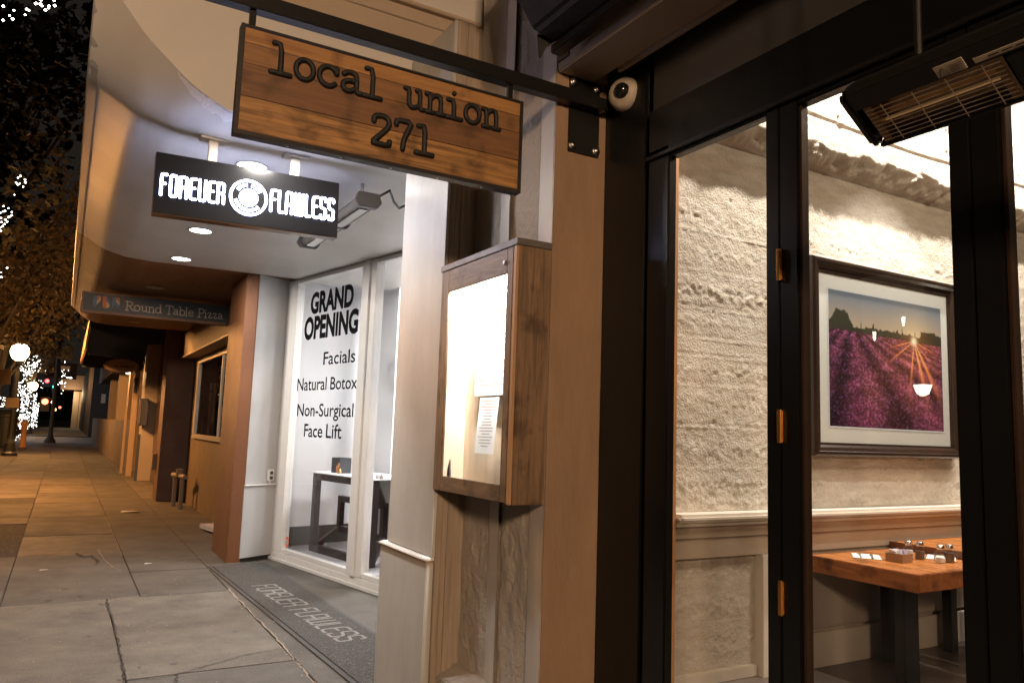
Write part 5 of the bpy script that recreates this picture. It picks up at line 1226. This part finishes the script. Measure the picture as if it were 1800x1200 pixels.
def lights(points, r, label, nm='string_lights'):
    v0 = [(0,0,1),(1,0,0),(0,1,0),(-1,0,0),(0,-1,0),(0,0,-1)]; f0 = [(0,1,2),(0,2,3),(0,3,4),(0,4,1),(5,2,1),(5,3,2),(5,4,3),(5,1,4)]
    mb = MB()
    for p in points:
        q = r*random.uniform(.7,1.2); mb.add([(p[0]+a*q, p[1]+b*q, p[2]+c*q) for a, b, c in v0], f0)
    return tag(mb.build(nm, bulb, fix=False), label, 'string lights', kind='stuff')
tree(-2.2,8.2,3.9,(-1.75,8.6,6.4,1.9,3.2,2.6),2600,.105,'big leafy tree over the near kerb, hanging into the upper left',.17,12,True,seed=3)
tree(-2.2,17.5,4.2,(-2.1,17.5,7.6,2.1,3.4,3.2),3600,.10,'second tree along the kerb beside the brown canopy',.17,12,True,seed=4)
tree(-2.25,26.5,3.9,(-1.9,27.5,6.9,2.4,4.2,3.2),7000,.09,'tree glowing orange in front of the globe lamp',.16,12,False,seed=5)
tree(-2.4,37.5,4.4,(-1.8,38,7.4,2.6,4.2,3.4),6000,.10,'tree just behind the globe lamp',.16,12,False,seed=6)
tree(-2.42,49.2,5.0,(-2.2,49,7.8,2.6,3.6,3.2),3500,.13,'tree with lights wound round its trunk before the crossing',.2,10,False,seed=7)
tree(-3.3,52,5.0,(-3.6,52,7.8,2.4,3.2,3.0),2500,.13,'lit tree trunk left of the globe lamp',.2,8,False,seed=8)
tree(-2.5,72,5.0,(-2.3,73,8.0,2.6,3.6,3.2),2500,.16,'lit tree past the crossing',.2,8,False,seed=9)
random.seed(21)
P = []
def wrap(x, y, z0, z1, r, n, P, taper=0):
    for i in range(n):
        t = random.random(); a = random.uniform(0, 6.28); rr = r*(1+taper*t)*random.uniform(.7,1.05); P.append((x+rr*math.cos(a), y+rr*math.sin(a), z0+(z1-z0)*t))
wrap(-2.0,49,.1,3.3,.34,190,P); wrap(-1.85,49,2.2,4.7,.30,70,P,.3)
for k in range(6):
    a = random.uniform(0,3.1); 
    for i in range(16): t = i/16; P.append((-1.9+1.1*t*math.cos(a)+random.gauss(0,.05), 49+t, 3.6+1.6*t+random.gauss(0,.08)))
lights(P, .017, 'white string lights wound thickly round the trunk right of the globe lamp')
P = []; wrap(-3.15,50,.1,2.4,.35,120,P)
for i in range(26): P.append((-3.3+random.gauss(0,.25),50,2.6+random.random()*2.6))
lights(P, .017, 'white string lights round the trunk left of the globe lamp')
P = []; wrap(-2.3,68,.4,3.1,.48,170,P); wrap(-1.9,70,.6,2.4,.2,90,P)
for i in range(30): P.append((-2.2+random.gauss(0,.45),68,3.0+random.random()*2.4))
lights(P, .021, 'white string lights round the trunk just past the crossing')
P = []
for i in range(40): P.append((-.30+random.gauss(0,.16),84+random.random(),5.5+random.gauss(0,.9)))
lights(P, .03, 'faint string lights on a tree behind the signal pole')
# near strings of bulbs in the big tree
P = [(-0.71, 7.2, 4.77), (-0.64, 7.25, 4.78), (-0.67, 7.3, 4.75), (-0.65, 7.35, 4.75), (-0.72, 7.4, 4.74), (-0.57, 7.45, 4.91), (-0.58, 7.5, 4.88), (-0.56, 7.55, 4.95), (-0.52, 7.6, 5.05), (-0.49, 7.65, 5.08), (-0.48, 7.7, 5.09), (-0.43, 7.75, 5.13), (-0.39, 7.8, 5.17), (-0.46, 7.85, 5.13), (-0.44, 7.9, 5.18), (-0.51, 7.95, 5.26), (-0.41, 8.0, 5.31), (-0.39, 8.05, 5.38)]
lights(P, .012, 'short run of bulbs on the near tree at the top left')
P = [(-0.97, 15.0, 5.46), (-1.01, 15.1, 5.45), (-1.01, 15.2, 5.36), (-0.92, 15.3, 5.49), (-1.05, 15.4, 5.44), (-0.92, 15.5, 5.49), (-1.01, 15.6, 5.48), (-0.96, 15.7, 5.46), (-1.08, 15.8, 5.32), (-1.14, 15.9, 5.26), (-1.08, 14.0, 4.68), (-1.02, 14.05, 4.67), (-1.12, 14.1, 4.59), (-1.09, 14.15, 4.63), (-0.98, 14.2, 4.65), (-0.98, 14.25, 4.61), (-1.06, 14.3, 4.54), (-1.11, 14.35, 4.5), (-1.04, 14.4, 4.53), (-1.03, 14.45, 4.62), (-1.1, 14.5, 4.47), (-1.12, 14.55, 4.4), (-1.1, 14.6, 4.74), (-1.19, 14.65, 4.65), (-1.15, 14.7, 4.64), (-1.15, 14.75, 4.49), (-1.1, 14.8, 4.57), (-1.08, 14.85, 3.78), (-1.07, 14.9, 3.71), (-1.01, 14.95, 3.88)]
lights(P, .014, 'clusters of bulbs on twigs of the second kerb tree')
